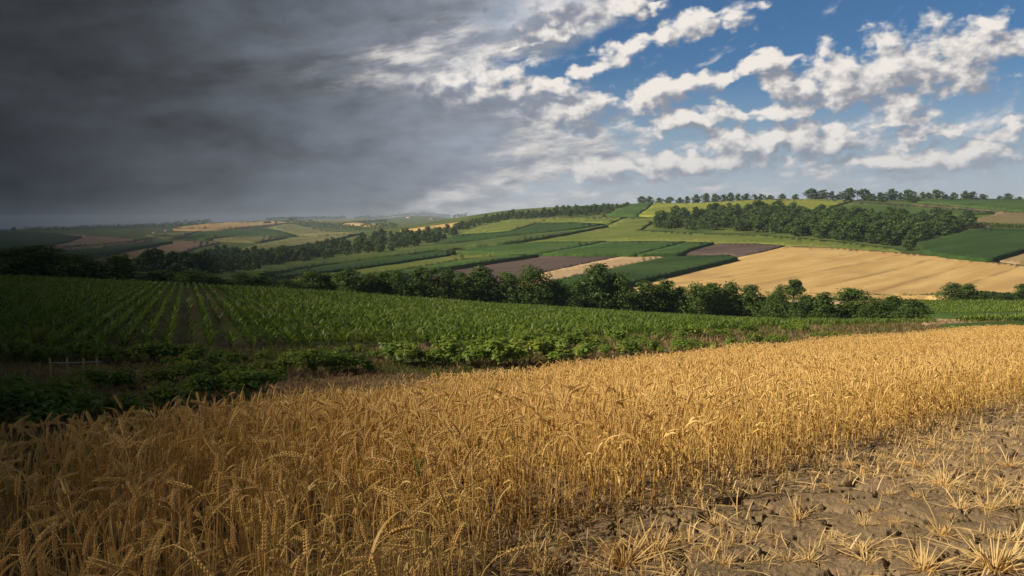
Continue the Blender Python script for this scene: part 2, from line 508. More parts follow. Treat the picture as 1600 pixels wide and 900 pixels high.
def build_shade_slab():
    """added, unseen slab of cloud shaped to shade the left of the view, thinning out to the right"""
    rng = np.random.default_rng(2)
    Yv = np.concatenate([[-25, -10, 0], np.exp(np.linspace(math.log(3), math.log(7500), 60))])
    qv = np.concatenate([np.linspace(0, 1.0, 30), np.linspace(1.08, 1.7, 8)])
    Yg, qg = np.meshgrid(Yv, qv, indexing='ij')
    Ya = np.maximum(Yg, 0)
    w = .6 + (.95 + .2 * np.clip((Ya - 500) / 800, 0, 1)) * Ya
    Xg = 1.6 + .04 * Ya - qg * w
    P = np.stack([Xg, Yg, np.where(Ya < 60, -.08 * Ya, -5.0)], -1)
    tau = 7.5 * np.clip(qg, 0, 1.0) ** 2.3 * (.85 + .3 * fbm(np.log(Ya + 5) * 3, qg * 4, 3, 15))
    L = 200 + .9 * Ya
    th = tau / .10 + .02
    th[:, 0] = .02
    V = np.concatenate([(P + SUN * (L - th * .5)[..., None]).reshape(-1, 3), (P + SUN * (L + th * .5)[..., None]).reshape(-1, 3)])
    n, m = Yg.shape; N = n * m
    i = np.arange(n - 1)[:, None] * m; j = np.arange(m - 1)[None, :]
    Q = np.stack([i + j, i + j + 1, i + m + j + 1, i + m + j], -1).reshape(-1, 4)
    loop = np.concatenate([np.arange(m), m - 1 + m * np.arange(1, n), (n - 1) * m + np.arange(m - 2, -1, -1), m * np.arange(n - 2, 0, -1)])
    l2 = np.roll(loop, -1)
    side = np.stack([loop, l2, l2 + N, loop + N], 1)
    me = np_mesh('shade_slab', V, [Q, Q[:, ::-1] + N, side[:, ::-1]], True)
    mt, nt, out = new_mat('shade_slab')
    p = nt.nodes.new('ShaderNodeVolumePrincipled'); p.inputs['Color'].default_value = (.5, .52, .56, 1); p.inputs['Density'].default_value = .10
    nt.links.new(p.outputs[0], out.inputs['Volume'])
    me.materials.append(mt)
    tag(link('shade_slab', me), kind='structure')  # unseen sun blocker, added for the shade gradient at left

def build_haze():
    V = np.array([(x, y, z) for z in (-194, 84) for x, y in ((-8100, -8100), (8100, -8100), (8100, 8100), (-8100, 8100))], float)
    Q = [(3, 2, 1, 0), (4, 5, 6, 7), (0, 1, 5, 4), (1, 2, 6, 5), (2, 3, 7, 6), (3, 0, 4, 7)]
    me = np_mesh('haze', V, [np.array(Q)], False)
    mt, nt, out = new_mat('haze')
    p = nt.nodes.new('ShaderNodeVolumePrincipled'); p.inputs['Color'].default_value = (.72, .85, 1, 1); p.inputs['Density'].default_value = HAZE
    p.inputs['Anisotropy'].default_value = .2
    nt.links.new(p.outputs[0], out.inputs['Volume'])
    me.materials.append(mt)
    tag(link('haze', me), kind='stuff')
HAZE = 1.3e-4
build_shade_slab(); build_haze()
# ------------------------------------------------------------------ ground
GS = (.29, .205, .112); GS2 = (.16, .11, .06)               # dry and damp soil
def soil_nodes(nt, p):
    n = noise(nt, p, 2.2, 6); n2 = noise(nt, p, 30, 4)
    c = mixc(nt, n.step(.3, .7), GS2, GS)
    return mixc(nt, n2.step(.35, .75) * .5, c, (.34, .245, .14)), n, n2

def ground_mat():
    m, nt, out = new_mat('ground')
    p = pos(nt)
    soil, n, n2 = soil_nodes(nt, p)
    straw = mixc(nt, noise(nt, p, 6, 5).step(.3, .7), (.20, .145, .07), (.34, .25, .12))
    ng = noise(nt, p, .035, 6, .6); nd = noise(nt, p, .5, 6, .65)
    grass = mixc(nt, ng.step(.35, .65), (.045, .075, .018), (.13, .145, .035))
    grass = mixc(nt, nd.step(.35, .8) * .5, grass, (.075, .115, .025))
    near = attr(nt, 'near'); st = attr(nt, 'straw')
    c = mixc(nt, near, grass, mixc(nt, attr(nt, 'dark_soil'), soil, (.085, .06, .036)))  # soil turns darker brown beyond the wheat edge
    c = mixc(nt, st * noise(nt, p, .8, 4).step(.3, .6), c, straw)
    surface(nt, out, c, .95, 0, None, nd, .6, .3, spec=.1)
    return m

def patch_w(X, Y):
    """1 inside the patch of finely modelled soil by the camera"""
    t = X / np.maximum(Y, .3)
    return np.clip((t + .72) / .05, 0, 1) * np.clip((.74 - t) / .05, 0, 1) * np.clip((Y - 2.2) / .5, 0, 1) * np.clip((24 - Y) / 3, 0, 1)

def build_ground():
    ph = np.radians(np.concatenate([np.arange(-180, -48, 3.0), np.arange(-48, 48, .14), np.arange(48, 180, 3.0)]))
    r = np.concatenate([[0.15], np.exp(np.arange(math.log(.5), math.log(8000), .015))])
    PH, R = np.meshgrid(ph, r, indexing='ij')
    X, Y = R * np.sin(PH), R * np.cos(PH)
    Z = terr(X, Y) - .28 * (patch_w(X, Y) > .99)
    n, m = X.shape
    i = (np.arange(n)[:, None] * m); i2 = (((np.arange(n) + 1) % n)[:, None] * m); j = np.arange(m - 1)[None, :]
    Q = np.stack([i + j, i + j + 1, i2 + j + 1, i2 + j], -1).reshape(-1, 4)
    V = np.stack([X, Y, Z], -1).reshape(-1, 3)
    c0 = len(V)
    V = np.concatenate([V, [[0, 0, 0]]])
    T = np.stack([np.full(n, c0), ((np.arange(n) + 1) % n) * m, np.arange(n) * m], 1)
    x, y = V[:, 0], V[:, 1]
    # bare soil near the camera and under the crops, grass beyond
    near = np.clip((130 - y) / 30, 0, 1)
    near = near * np.clip(.25 + 1.3 * (fbm(x / 6, y / 6, 4, 3) - .2), 0, 1) * np.where(y < 30, 1, .85)
    edge = np.interp(x / np.maximum(y, .5), EDGE_T, EDGE_Y)
    near = np.where(y < edge + 1.5, 1, near)
    straw = np.clip(1.1 - np.abs(y - edge - 2) / 9, 0, 1) * .9
    straw = np.where(y < edge, .55, straw)
    o = link('ground', np_mesh('ground', V, [Q[:, ::-1], T[:, ::-1]], True, {'near': near, 'straw': straw, 'dark_soil': np.clip((y - edge - 4) / 6, 0, 1)}, [ground_mat()]))
    tag(o, kind='structure')

# far edge of the near wheat, by sight line
_e = [(-300, 692, 5.0), (0, 672, 6.4), (200, 649, 8.0), (400, 625, 10.3), (600, 601, 13.5), (800, 577, 18.5), (1000, 557, 26), (1200, 541, 36), (1400, 526, 50), (1600, 512, 65), (1900, 497, 90)]
EDGE_T = np.array([(p - 800) / F for p, v, y in _e]); EDGE_Y = np.array([y for p, v, y in _e])

def build_soil():
    """cracked, cloddy soil round the foot of the wheat"""
    t = np.linspace(-.735, .755, 940)
    Yr = np.exp(np.linspace(math.log(2.0), math.log(25), 560))
    Tm, Ym = np.meshgrid(t, Yr, indexing='ij')
    X, Y = Tm * Ym, Ym.copy()
    wx = X + .09 * (fbm(X / .13, Y / .13, 3, 11) - .5) + .05 * (fbm(X / .04, Y / .04, 2, 12) - .5)
    wy = Y + .09 * (fbm(X / .13, Y / .13, 3, 13) - .5) + .05 * (fbm(X / .04, Y / .04, 2, 14) - .5)
    def cells(x, y, s, seed):
        x, y = x / s, y / s
        xi, yi = np.floor(x).astype(np.int64), np.floor(y).astype(np.int64)
        f1 = np.full(x.shape, 9.); f2 = np.full(x.shape, 9.); idv = np.zeros(x.shape)
        for a in (-1, 0, 1):
            for b in (-1, 0, 1):
                ca, cb = xi + a, yi + b
                n = (ca * 73856093) ^ (cb * 19349663) ^ (seed * 83492791)
                n = (n * 1103515245 + 12345) & 0x7fffffff; n = (n ^ (n >> 11)) * 69069 & 0x7fffffff
                jx = (n & 1023) / 1023.; jy = ((n >> 10) & 1023) / 1023.; h = ((n >> 20) & 255) / 255.
                d = np.hypot(ca + .1 + .8 * jx - x, cb + .1 + .8 * jy - y)
                c = d < f1
                f2 = np.where(c, f1, np.minimum(f2, d)); idv = np.where(c, h, idv); f1 = np.where(c, d, f1)
        return f1, f2, idv
    f1, f2, idv = cells(wx, wy * 1.1, .31, 5)
    g = f2 - f1
    open_ = np.clip(fbm(X / 1.3, Y / 1.3, 3, 21) * 2.6 - .5, .35, 1)       # where the cracks gape
    cw = .055 + .085 * open_
    crack = np.clip((cw - g) / (cw * .55), 0, 1) * (.35 + .65 * open_)
    dz = -.07 * crack + .026 * (idv - .5) * np.clip(g * 9, 0, 1) + .03 * np.minimum(g, .10)
    h1, h2, hid = cells(wx + 7, wy + 3, .085, 9)
    rough = np.clip(fbm(X / .8, Y / .8, 3, 31) * 2.6 - 1.05, 0, 1)
    lump = np.clip(.55 - h1, 0, 1)
    dz += rough * lump * .03 * np.clip(hid * 1.6 - .3, 0, 1)
    k1, k2, kid = cells(wx - 5, wy + 9, .034, 19)
    dz += (.35 + .65 * rough) * np.clip(.5 - k1, 0, 1) * .028 * np.clip(kid * 2 - .6, 0, 1)
    dz += .05 * (fbm(X / .9, Y / .9, 3, 41) - .5) + .022 * (fbm(X / .045, Y / .045, 4, 42) - .5)
    dz *= np.where(Y > np.interp(Tm, EDGE_T, EDGE_Y), .35, 1)
    Z = terr(X, Y) + dz * patch_w(X, Y) ** .5 + .012 - .16 * (1 - patch_w(X, Y))
    n, m_ = X.shape
    i = np.arange(n - 1)[:, None] * m_; j = np.arange(m_ - 1)[None, :]
    Q = np.stack([i + j, i + m_ + j, i + m_ + j + 1, i + j + 1], -1).reshape(-1, 4)
    m, nt, out = new_mat('cracked_soil')
    p = pos(nt)
    soil, na, nb = soil_nodes(nt, p)
    fine = noise(nt, p, 140, 3)
    c = mixc(nt, fine.step(.55, .8) * .5, soil, (.40, .29, .17))
    surface(nt, out, c, .95, 0, None, nb + fine * .8, .9, .014, spec=.1)
    o = link('cracked_soil', np_mesh('cracked_soil', np.stack([X, Y, Z], -1).reshape(-1, 3), [Q], True, None, [m]))
    tag(o, kind='structure')
    lt0, lt1, ly0, ly1 = t[0], t[-1], math.log(2.0), math.log(25)
    def top(x, y):
        tt = x / np.maximum(y, .1)
        fi = np.clip((tt - lt0) / (lt1 - lt0), 0, 1) * (n - 1); fj = np.clip((np.log(np.maximum(y, .1)) - ly0) / (ly1 - ly0), 0, 1) * (m_ - 1)
        i0, j0 = np.minimum(fi.astype(int), n - 2), np.minimum(fj.astype(int), m_ - 2); a, b = fi - i0, fj - j0
        z = (Z[i0, j0] * (1 - a) + Z[i0 + 1, j0] * a) * (1 - b) + (Z[i0, j0 + 1] * (1 - a) + Z[i0 + 1, j0 + 1] * a) * b
        return np.where((tt > lt0) & (tt < lt1) & (y > 2.3) & (y < 21), np.maximum(z, terr(x, y) - .05), terr(x, y))
    return top

# ------------------------------------------------------------------ fields on the far slope
def field_mat(name, c0, c1, row=0.0, pitch=3.0, stripe=.35, c2=None, bump=.4, sharp=4.0):
    """a field: base colour drifting from c0 to c1, drawn out along the rows, row lines, patches of c2"""
    m, nt, out = new_mat(name)
    p = pos(nt)
    sp = nt.nodes.new('ShaderNodeSeparateXYZ'); nt.links.new(p, sp.inputs[0])
    x, y = S(nt, sp.outputs[0]), S(nt, sp.outputs[1])
    c, s_ = math.cos(math.radians(row)), math.sin(math.radians(row))
    u, w = x * s_ + y * c, x * c - y * s_                      # along, across the rows
    along = noise(nt, xyz(nt, u * .014, w * .14, .3), 1.0, 6, .6)
    patch = noise(nt, p, .018, 5, .6)
    fine = noise(nt, p, 1.1, 5, .7)
    col = mixc(nt, along.step(.36, .64), c0, c1)
    if c2 is not None:
        col = mixc(nt, patch.step(.5, .66) * .8, col, c2)
    lines = ((w * (2 * math.pi / pitch) + (along - .5) * 3).sin() * .5 + .5).pow(sharp)
    fade = noise(nt, p, .03, 3).step(.35, .6)
    col = mixc(nt, (lines * fade * stripe).clamp(), col, tuple(k * .55 for k in c0))
    col = mixc(nt, fine.step(.4, .75) * .45, col, tuple(k * .62 for k in c0))
    surface(nt, out, col, .9, 0, None, fine + lines * .5, bump, .5, spec=.12)
    return m

def field(name, label, poly, m, h=.5, step=9.0, skirt=True, cat=None):
    """a crop standing h above the land, outlined in the view and laid on the land"""
    P = []
    for (a, b) in zip(poly, poly[1:] + poly[:1]):
        n = max(1, int(math.hypot(b[0] - a[0], (b[1] - a[1]) * 2) / 10))
        for k in range(n):
            P.append((a[0] + (b[0] - a[0]) * k / n + random.uniform(-1.2, 1.2) * (k > 0), a[1] + (b[1] - a[1]) * k / n + random.uniform(-.3, .3) * (k > 0)))
    nb = len(P)
    x0, x1 = min(p[0] for p in P), max(p[0] for p in P); y0, y1 = min(p[1] for p in P), max(p[1] for p in P)
    def inside(q):
        r = False
        for (a, b) in zip(poly, poly[1:] + poly[:1]):
            if (a[1] > q[1]) != (b[1] > q[1]) and q[0] < (b[0] - a[0]) * (q[1] - a[1]) / (b[1] - a[1]) + a[0]: r = not r
        return r
    pts = list(P)
    vs = max(1.2, (y1 - y0) / 26)
    for vy in np.arange(y0 + vs / 2, y1, vs):
        for ux in np.arange(x0 + step / 2, x1, step):
            q = (ux + random.uniform(-1, 1), vy + random.uniform(-.2, .2))
            if inside(q) and min((q[0] - p[0]) ** 2 + 6 * (q[1] - p[1]) ** 2 for p in P) > 9: pts.append(q)
    r = geometry.delaunay_2d_cdt([Vector(p) for p in pts], [], [list(range(nb))], 1, 1e-4)
    V2 = np.array([tuple(v) for v in r[0]])
    tri = []
    for f in r[2]:
        f = list(f)
        for k in range(1, len(f) - 1): tri.append((f[0], f[k], f[k + 1]))
    ymin = 60 if min(p[1] for p in poly) > 466 else 118 if min(p[1] for p in poly) > 400 or max(p[0] for p in poly) > 640 else 550
    h = h + .0013 * float(np.median(hit([p[0] for p in P[::3]], [p[1] for p in P[::3]], 0, ymin)[:, 1]))
    W = hit(V2[:, 0], V2[:, 1], h, ymin)
    W[:, 2] += h
    tri = np.array(tri)
    e = {}
    for t in tri:
        for a, b in ((t[0], t[1]), (t[1], t[2]), (t[2], t[0])):
            e[(a, b)] = 1
    # face up
    A = W[tri]
    up = np.cross(A[:, 1] - A[:, 0], A[:, 2] - A[:, 0])[:, 2] < 0
    tri[up] = tri[up][:, ::-1]
    rim = [(a, b) for (a, b) in e if (b, a) not in e]
    V = W; Q = []
    if skirt:
        ids = sorted({k for ab in rim for k in ab}); low = {k: len(W) + i for i, k in enumerate(ids)}
        B = W[ids].copy(); B[:, 2] -= h + .4 + B[:, 1] * .004
        V = np.concatenate([W, B])
        Q = np.array([(a, b, low[b], low[a]) for a, b in rim])
    o = link(name, np_mesh(name, V, [tri, Q] if len(Q) else [tri], False, None, [m]))
    tag(o, kind='structure')
    return o

def build_fields():
    gold = field_mat('ripe_grain', (.47, .30, .11), (.60, .41, .16), 42, 17.0, .75, (.40, .26, .11), .3, 14.0)
    tan = field_mat('stubble', (.40, .27, .14), (.50, .36, .20), 62, 5.0, .3)
    plow = field_mat('ploughed_soil', (.085, .06, .05), (.125, .088, .07), 68, 3.0, .3, (.16, .115, .085))
    brown = field_mat('dry_stubble', (.22, .145, .09), (.28, .19, .12), 75, 9.0, .35)
    dark = field_mat('tall_green_crop', (.028, .060, .012), (.045, .088, .018), 58, 2.6, .6, (.055, .095, .022), .7)
    mid = field_mat('green_crop', (.038, .080, .014), (.062, .115, .022), 60, 3.0, .5, (.08, .12, .028), .5)
    lite = field_mat('meadow', (.105, .14, .025), (.155, .185, .035), 60, 6.0, .2, (.22, .21, .06), .3)
    bright = field_mat('yellow_meadow', (.19, .21, .03), (.26, .27, .045), 80, 6.0, .15, (.12, .16, .025), .3)
    olive = field_mat('olive_pasture', (.15, .155, .055), (.20, .20, .075), 80, 12.0, .2, (.24, .20, .085), .3)
    F_ = field
    F_('grain_field', '', [(985, 441), (1060, 424), (1150, 403), (1200, 392), (1232, 384), (1300, 386.5), (1400, 393.5), (1500, 403), (1600, 414), (1720, 426), (1720, 463), (1600, 463), (1470, 463.5), (1400, 462), (1300, 460), (1200, 459), (1100, 456), (1000, 450), (960, 447)], gold, .6)
    F_('maize_field', '', [(1045, 400.5), (1090, 399), (1140, 398), (1153, 402.5), (1060, 424), (985, 441), (940, 447), (850, 447), (875, 436), (960, 418)], dark, 1.9)
    F_('stubble_field', '', [(975, 400), (1045, 401), (960, 418), (875, 436), (850, 446), (800, 446), (845, 427), (900, 415)], tan, .2)
    F_('ploughed_field', '', [(842, 397.5), (900, 398), (975, 400), (900, 415), (845, 427), (800, 446), (650, 446), (668, 425), (681, 421), (740, 412), (800, 403.5)], plow, .15)
    F_('stubble_field', '', [(637, 430), (655, 427), (668, 425), (650, 446), (620, 446)], tan, .2)
    F_('ploughed_field', '', [(1060, 396.5), (1080, 389.5), (1120, 380.5), (1180, 380), (1230, 382.5), (1200, 391), (1160, 401), (1145, 397.5), (1100, 396.5)], plow, .15)
    F_('green_field', '', [(717, 392.5), (738, 387), (800, 380.5), (870, 377.5), (948, 376.5), (900, 386), (845, 395.5), (790, 395)], mid, 1.3)
    F_('green_field', '', [(847, 396), (901, 386.5), (951, 377), (1010, 376.5), (1072, 377), (1035, 387), (993, 397.5), (920, 397)], mid, 1.2)
    F_('green_field', '', [(996, 397.5), (1037, 387.5), (1074, 377.5), (1116, 378.5), (1080, 388.5), (1060, 396)], mid, 1.2)
    F_('meadow', '', [(415, 441), (430, 434), (575, 416.5), (700, 398.5), (788, 395.3), (800, 396.8), (725, 405), (637, 420), (557, 432), (540, 446), (420, 446)], lite, .2)
    F_('green_field', '', [(800, 397.2), (842, 397.2), (800, 403), (740, 411.5), (681, 420.5), (655, 426.5), (637, 430), (620, 446), (545, 446), (557, 432), (637, 420.5), (725, 405.5)], mid, 1.6)
    F_('green_field', '', [(400, 421), (487, 407.5), (575, 396.5), (675, 384.5), (740, 376.5), (800, 368.5), (850, 363.5), (900, 358.5), (946, 350.5), (950, 352), (900, 362), (850, 371), (800, 378), (690, 390), (600, 401), (500, 414), (400, 430), (380, 434), (385, 424)],
       field_mat('light_green_crop', (.06, .095, .02), (.085, .12, .026), 60, 3, .3, None, .5), 1.5)
    F_('maize_field', '', [(400, 430.3), (500, 414.3), (600, 401.3), (690, 390.3), (712, 391.5), (700, 398), (575, 416), (430, 433.5), (405, 436), (385, 434)], dark, 1.0)
    F_('maize_field', '', [(678, 380.5), (712, 366.5), (800, 361), (845, 347.8), (900, 347.5), (946, 349.5), (900, 357.5), (850, 362.5), (800, 367.5), (740, 375.5), (693, 381.5)], dark, 1.6)
    F_('meadow', '', [(952, 351.5), (976, 341), (1034, 338.5), (1010, 352), (1000, 359), (1050, 361.5), (1100, 364), (1200, 367.5), (1300, 376), (1400, 388), (1412, 394), (1300, 386), (1232, 383.5), (1180, 379.5), (1120, 379.8), (1072, 376.5), (948, 376), (870, 377), (800, 380), (740, 386), (717, 391.5), (700, 390.5), (800, 379.3), (850, 371.8), (900, 362.8)], lite, .25)
    F_('meadow', '', [(720, 364.5), (760, 352), (800, 342), (887, 338.5), (980, 339), (950, 349), (900, 347), (845, 347), (800, 360.3), (712, 366)], lite, .25)
    F_('green_field', '', [(950, 334.5), (975, 321), (1000, 317), (1021, 315.5), (1010, 326), (996, 335)], mid, 1.0)
    F_('yellow_meadow', '', [(998, 336), (1012, 326), (1024, 315.5), (1100, 312), (1200, 310.5), (1305, 311.5), (1332, 313.5), (1300, 322), (1290, 328), (1240, 333), (1100, 345), (1035, 338.5)], bright, .3)
    F_('green_field', '', [(1292, 328), (1337, 315), (1420, 320.5), (1500, 326), (1560, 331), (1500, 336), (1400, 337), (1340, 335)], field_mat('patchy_green_crop', (.05, .095, .02), (.075, .125, .025), 75, 4, .2, (.17, .16, .05), .4), .4)
    F_('green_field', '', [(1425, 310.8), (1500, 309.5), (1600, 311), (1720, 312), (1720, 330), (1600, 330), (1560, 327.5), (1480, 320), (1440, 317)], mid, .6)
    F_('stubble_field', '', [(1420, 321), (1440, 317.6), (1480, 320.6), (1560, 328.2), (1600, 331), (1720, 333), (1720, 350), (1600, 349), (1530, 352), (1520, 343), (1562, 333)], field_mat('rough_fallow', (.17, .13, .06), (.22, .175, .08), 80, 6, .2, (.09, .105, .03), .4), .2)
    F_('maize_field', '', [(1432, 378.5), (1480, 368), (1530, 356), (1600, 358), (1720, 360), (1720, 400), (1600, 389), (1545, 405), (1500, 401), (1470, 397), (1440, 390)], dark, 1.8)
    F_('stubble_field', '', [(1547, 405.7), (1600, 390), (1720, 402), (1720, 424), (1600, 412.5)], field_mat('striped_stubble', (.30, .21, .10), (.36, .26, .13), 40, 9, .8, (.16, .15, .05), .4), .2)
    F_('dirt_track', '', [(1210, 466.5), (1300, 468.5), (1410, 470), (1412, 473), (1340, 474.5), (1260, 473)], tan, .05)
    F_('dirt_track', '', [(1452, 495.3), (1500, 496.3), (1600, 493.4), (1720, 492.6), (1720, 500), (1600, 501), (1540, 503), (1470, 506.5), (1440, 506)], tan, .05)
    F_('green_field', '', [(1385, 476), (1440, 472.7), (1600, 474), (1720, 474), (1720, 491.5), (1600, 492.3), (1500, 495), (1455, 494.5), (1400, 495)], mid, .35)
    F_('green_field', '', [(1472, 507), (1540, 503.6), (1600, 501.6), (1720, 500.6), (1720, 508), (1600, 509), (1500, 511)], mid, .3)
    # far hills to the left
    fb = brown
    F_('green_field', '', [(-80, 360), (0, 361), (38, 362), (88, 364.7), (129, 369.7), (107, 377), (56, 387), (0, 393), (-80, 398)], dark, 2)
    F_('brown_field', '', [(95, 364.9), (130, 366), (200, 371), (238, 376.5), (200, 381.5), (150, 388), (80, 391.5), (57, 388), (107, 377.5), (130, 370)], fb, .5)
    F_('green_field', '', [(80, 392), (150, 388.5), (200, 382), (245, 378), (270, 376.5), (235, 383), (200, 388.5), (150, 397), (96, 402)], dark, 4)
    F_('brown_field', '', [(98, 402.2), (150, 397.2), (200, 391.5), (231, 386.5), (269, 378), (294, 376.3), (325, 377.3), (344, 379), (313, 385), (282, 395), (238, 403.5), (200, 407), (150, 408.5), (109, 409)], fb, .5)
    F_('olive_field', '', [(228, 367), (245, 364.5), (298, 361.2), (315, 360.7), (290, 366), (281, 371), (262, 372.5), (245, 369)], olive, .5)
    F_('green_field', '', [(293, 370.5), (307, 363), (351, 359.7), (400, 356.7), (437, 360), (462, 366.5), (430, 368), (400, 367.5), (363, 369), (325, 373)], mid, 1.5)
    F_('olive_field', '', [(332, 373.3), (363, 369.7), (400, 368.2), (449, 370), (420, 375), (400, 378), (380, 376.5), (350, 376)], olive, .5)
    F_('olive_field', '', [(376, 389.5), (400, 381.7), (450, 373), (500, 366.6), (538, 364.2), (563, 364.5), (544, 369), (507, 377.7), (463, 384), (430, 388), (400, 390.5)], olive, .5)
    F_('grain_field', '', [(270, 357.5), (285, 354), (325, 349.2), (365, 347), (400, 346), (431, 345), (450, 347.5), (430, 351), (400, 353.5), (360, 357), (319, 359), (275, 358.5)], gold, .5)
    F_('olive_field', '', [(420, 354.5), (452, 349), (470, 351.5), (490, 355.5), (525, 361.5), (560, 364), (538, 363.7), (500, 366), (465, 366), (440, 360)], olive, .5)
    F_('grain_field', '', [(535, 349.5), (557, 347.4), (590, 349), (603, 350.5), (585, 353.5), (560, 351.5)], gold, .5)
    F_('olive_field', '', [(452, 345), (500, 343.5), (551, 342), (605, 342.3), (600, 344), (560, 346), (500, 347)], olive, .5)
    F_('grain_field', '', [(625, 359.5), (669, 353.5), (723, 345.5), (739, 346), (735, 349.5), (700, 353.5), (660, 358)], gold, .5)

build_ground(); SOIL = build_soil(); build_fields()
# ------------------------------------------------------------------ wheat
def curve(h, lean, nod, n, start=.72, wob=0.0, rng=RNG):
    """a stem in the x-z plane: leaning, its top bent over by nod radians"""
    s = np.linspace(0, 1, n)
    b = np.clip((s - start) / (1 - start), 0, 1)
    th = lean * s + nod * b * b * (3 - 2 * b) * .6 + wob * np.sin(s * 5 + rng.uniform(0, 6))
    d = np.stack([np.sin(th), np.zeros(n), np.cos(th)], 1)
    P = np.concatenate([[[0, 0, 0]], np.cumsum(d[:-1] * h / (n - 1), 0)])
    return P, th[-1]

def leaf_pts(base, az, L, th0, th1, n, rng, twist=.5):
    s = np.linspace(0, 1, n)
    th = th0 + (th1 - th0) * s ** 1.3
    d = np.stack([np.sin(th) * math.cos(az), np.sin(th) * math.sin(az), np.cos(th)], 1)
    P = base + np.concatenate([[[0, 0, 0]], np.cumsum(d[:-1] * L / (n - 1), 0)])
    tw = rng.uniform(-twist, twist) + s * rng.uniform(-2, 2) * twist
    side = np.stack([-np.sin(az + tw), np.cos(az + tw), .5 * np.sin(tw)], 1)
    return P, side

def ear_into(T, P0, th, L, rng, lod, a=1.0, fat=1.0):
    n = 8 if lod == 0 else 5
    s = np.linspace(0, 1, n)
    bend = rng.uniform(.1, .5) * (1 if th > .25 else .4)
    t = th + bend * s
    d = np.stack([np.sin(t), np.zeros(n), np.cos(t)], 1)
    P = P0 + np.concatenate([[[0, 0, 0]], np.cumsum(d[:-1] * L / (n - 1), 0)])
    if lod == 0:
        T.tube(P, np.full(n, .0016), 3, a)
        k = 15
        ph = rng.uniform(0, 6.28)
        for i in range(k):
            f = (i + .3) / k
            c = np.array([np.interp(f, s, P[:, q]) for q in range(3)])
            dd = np.array([np.interp(f, s, d[:, q]) for q in range(3)]); dd /= np.linalg.norm(dd)
            u = np.cross(dd, [0, 1, 0]); w = np.array([0, 1.0, 0])
            for sgn in (-1, 1):
                g = ph + (math.pi if sgn > 0 else 0) + (.5 if i % 2 else -.5)
                o = u * math.cos(g) + w * math.sin(g)
                ax = dd * .9 + o * .42; ax /= np.linalg.norm(ax)
                l = .016 * (1 - .35 * abs(f - .4)) * rng.uniform(.9, 1.15); r = .0048 * fat * (1.05 - .5 * f)
                p0 = c + o * .0016
                e1 = np.cross(ax, o); e1 /= np.linalg.norm(e1) + 1e-9; e2 = np.cross(ax, e1)
                m = p0 + ax * l * .45 + o * r * .35
                V = [p0] + [m + r * (math.cos(q) * e1 + math.sin(q) * e2) for q in (0, 1.57, 3.14, 4.71)] + [p0 + ax * l]
                T.add(V, None, [(0, 2, 1), (0, 3, 2), (0, 4, 3), (0, 1, 4), (5, 1, 2), (5, 2, 3), (5, 3, 4), (5, 4, 1)], a * rng.uniform(.85, 1))
                if rng.random() < .35 + .4 * f:
                    tip = p0 + ax * (l + rng.uniform(.008, .028)) + o * .004
                    T.add([p0 + ax * l * .9 + e1 * .0006, p0 + ax * l * .9 - e1 * .0006, tip], None, [(0, 1, 2)], a)
    else:
        R = np.array([.35, 1, .95, .7, .15]) * .0065 * fat
        T.tube(P, R, 4 if lod == 1 else 3, a, cap=False)
        if lod == 1:
            for i in range(7):
                f = rng.uniform(.25, 1); c = np.array([np.interp(f, s, P[:, q]) for q in range(3)])
                dd = np.array([np.interp(f, s, d[:, q]) for q in range(3)])
                o = rng.normal(size=3) * .35
                T.add([c + .0035 * o, c - .0035 * o, c + dd * .03 + o * .016], None, [(0, 1, 2)], a)
    return P

def wheat_tpl(rng, kind, lod, split=False):
    """kind 0 upright ear, 1 nodding ear, 2 stem bent over, 3 broken and curled"""
    h = {0: .52, 1: .56, 2: .60, 3: .48}[kind] * rng.uniform(.92, 1.1)
    nod = {0: rng.uniform(.05, .5), 1: rng.uniform(1.1, 2.2), 2: rng.uniform(2.6, 4.4), 3: rng.uniform(3.6, 5.2)}[kind]
    st = {0: .75, 1: .72, 2: .66, 3: .5}[kind]
    T = Tpl(); E = Tpl() if split else T
    n = {0: 14, 1: 8, 2: 6}[lod]
    P, th = curve(h, rng.uniform(-.08, .2), nod, n, st, .05, rng)
    w = {0: .0023, 1: .0030, 2: .0046}[lod]
    T.tube(P, np.linspace(w, w * .7, n), {0: 5, 1: 3, 2: 3}[lod], .35, cap=False)
    if lod == 0:                                            # joints of the straw
        for f in (.22, .45, .68):
            c = P[int(f * (n - 1))]
            T.tube([c - [0, 0, .004], c, c + [0, 0, .004]], [w, w * 1.5, w], 5, .2, cap=False)
    ear_into(E, P[-1], th, rng.uniform(.072, .10), rng, lod, 1.0, {0: .8, 1: .95, 2: 1.3}[lod])
    nl = {0: rng.integers(1, 4), 1: 2, 2: 1}[lod]
    for i in range(nl):
        f = rng.uniform(.08, .82)
        b = np.array([np.interp(f * h, np.linspace(0, h, n), P[:, q]) for q in range(3)])
        L = rng.uniform(.10, .24); k = {0: 9, 1: 5, 2: 3}[lod]
        Q, side = leaf_pts(b, rng.uniform(0, 6.28), L, rng.uniform(.15, .9), rng.uniform(1.8, 4.2), k, rng, .8)
        s = np.linspace(0, 1, k)
        W = {0: .0042, 1: .005, 2: .008}[lod] * rng.uniform(.7, 1.3) * np.clip(1.15 - s ** 1.6, .08, 1)
        T.ribbon(Q, W, side, rng.uniform(0, .5))
    return (T, E) if split else T

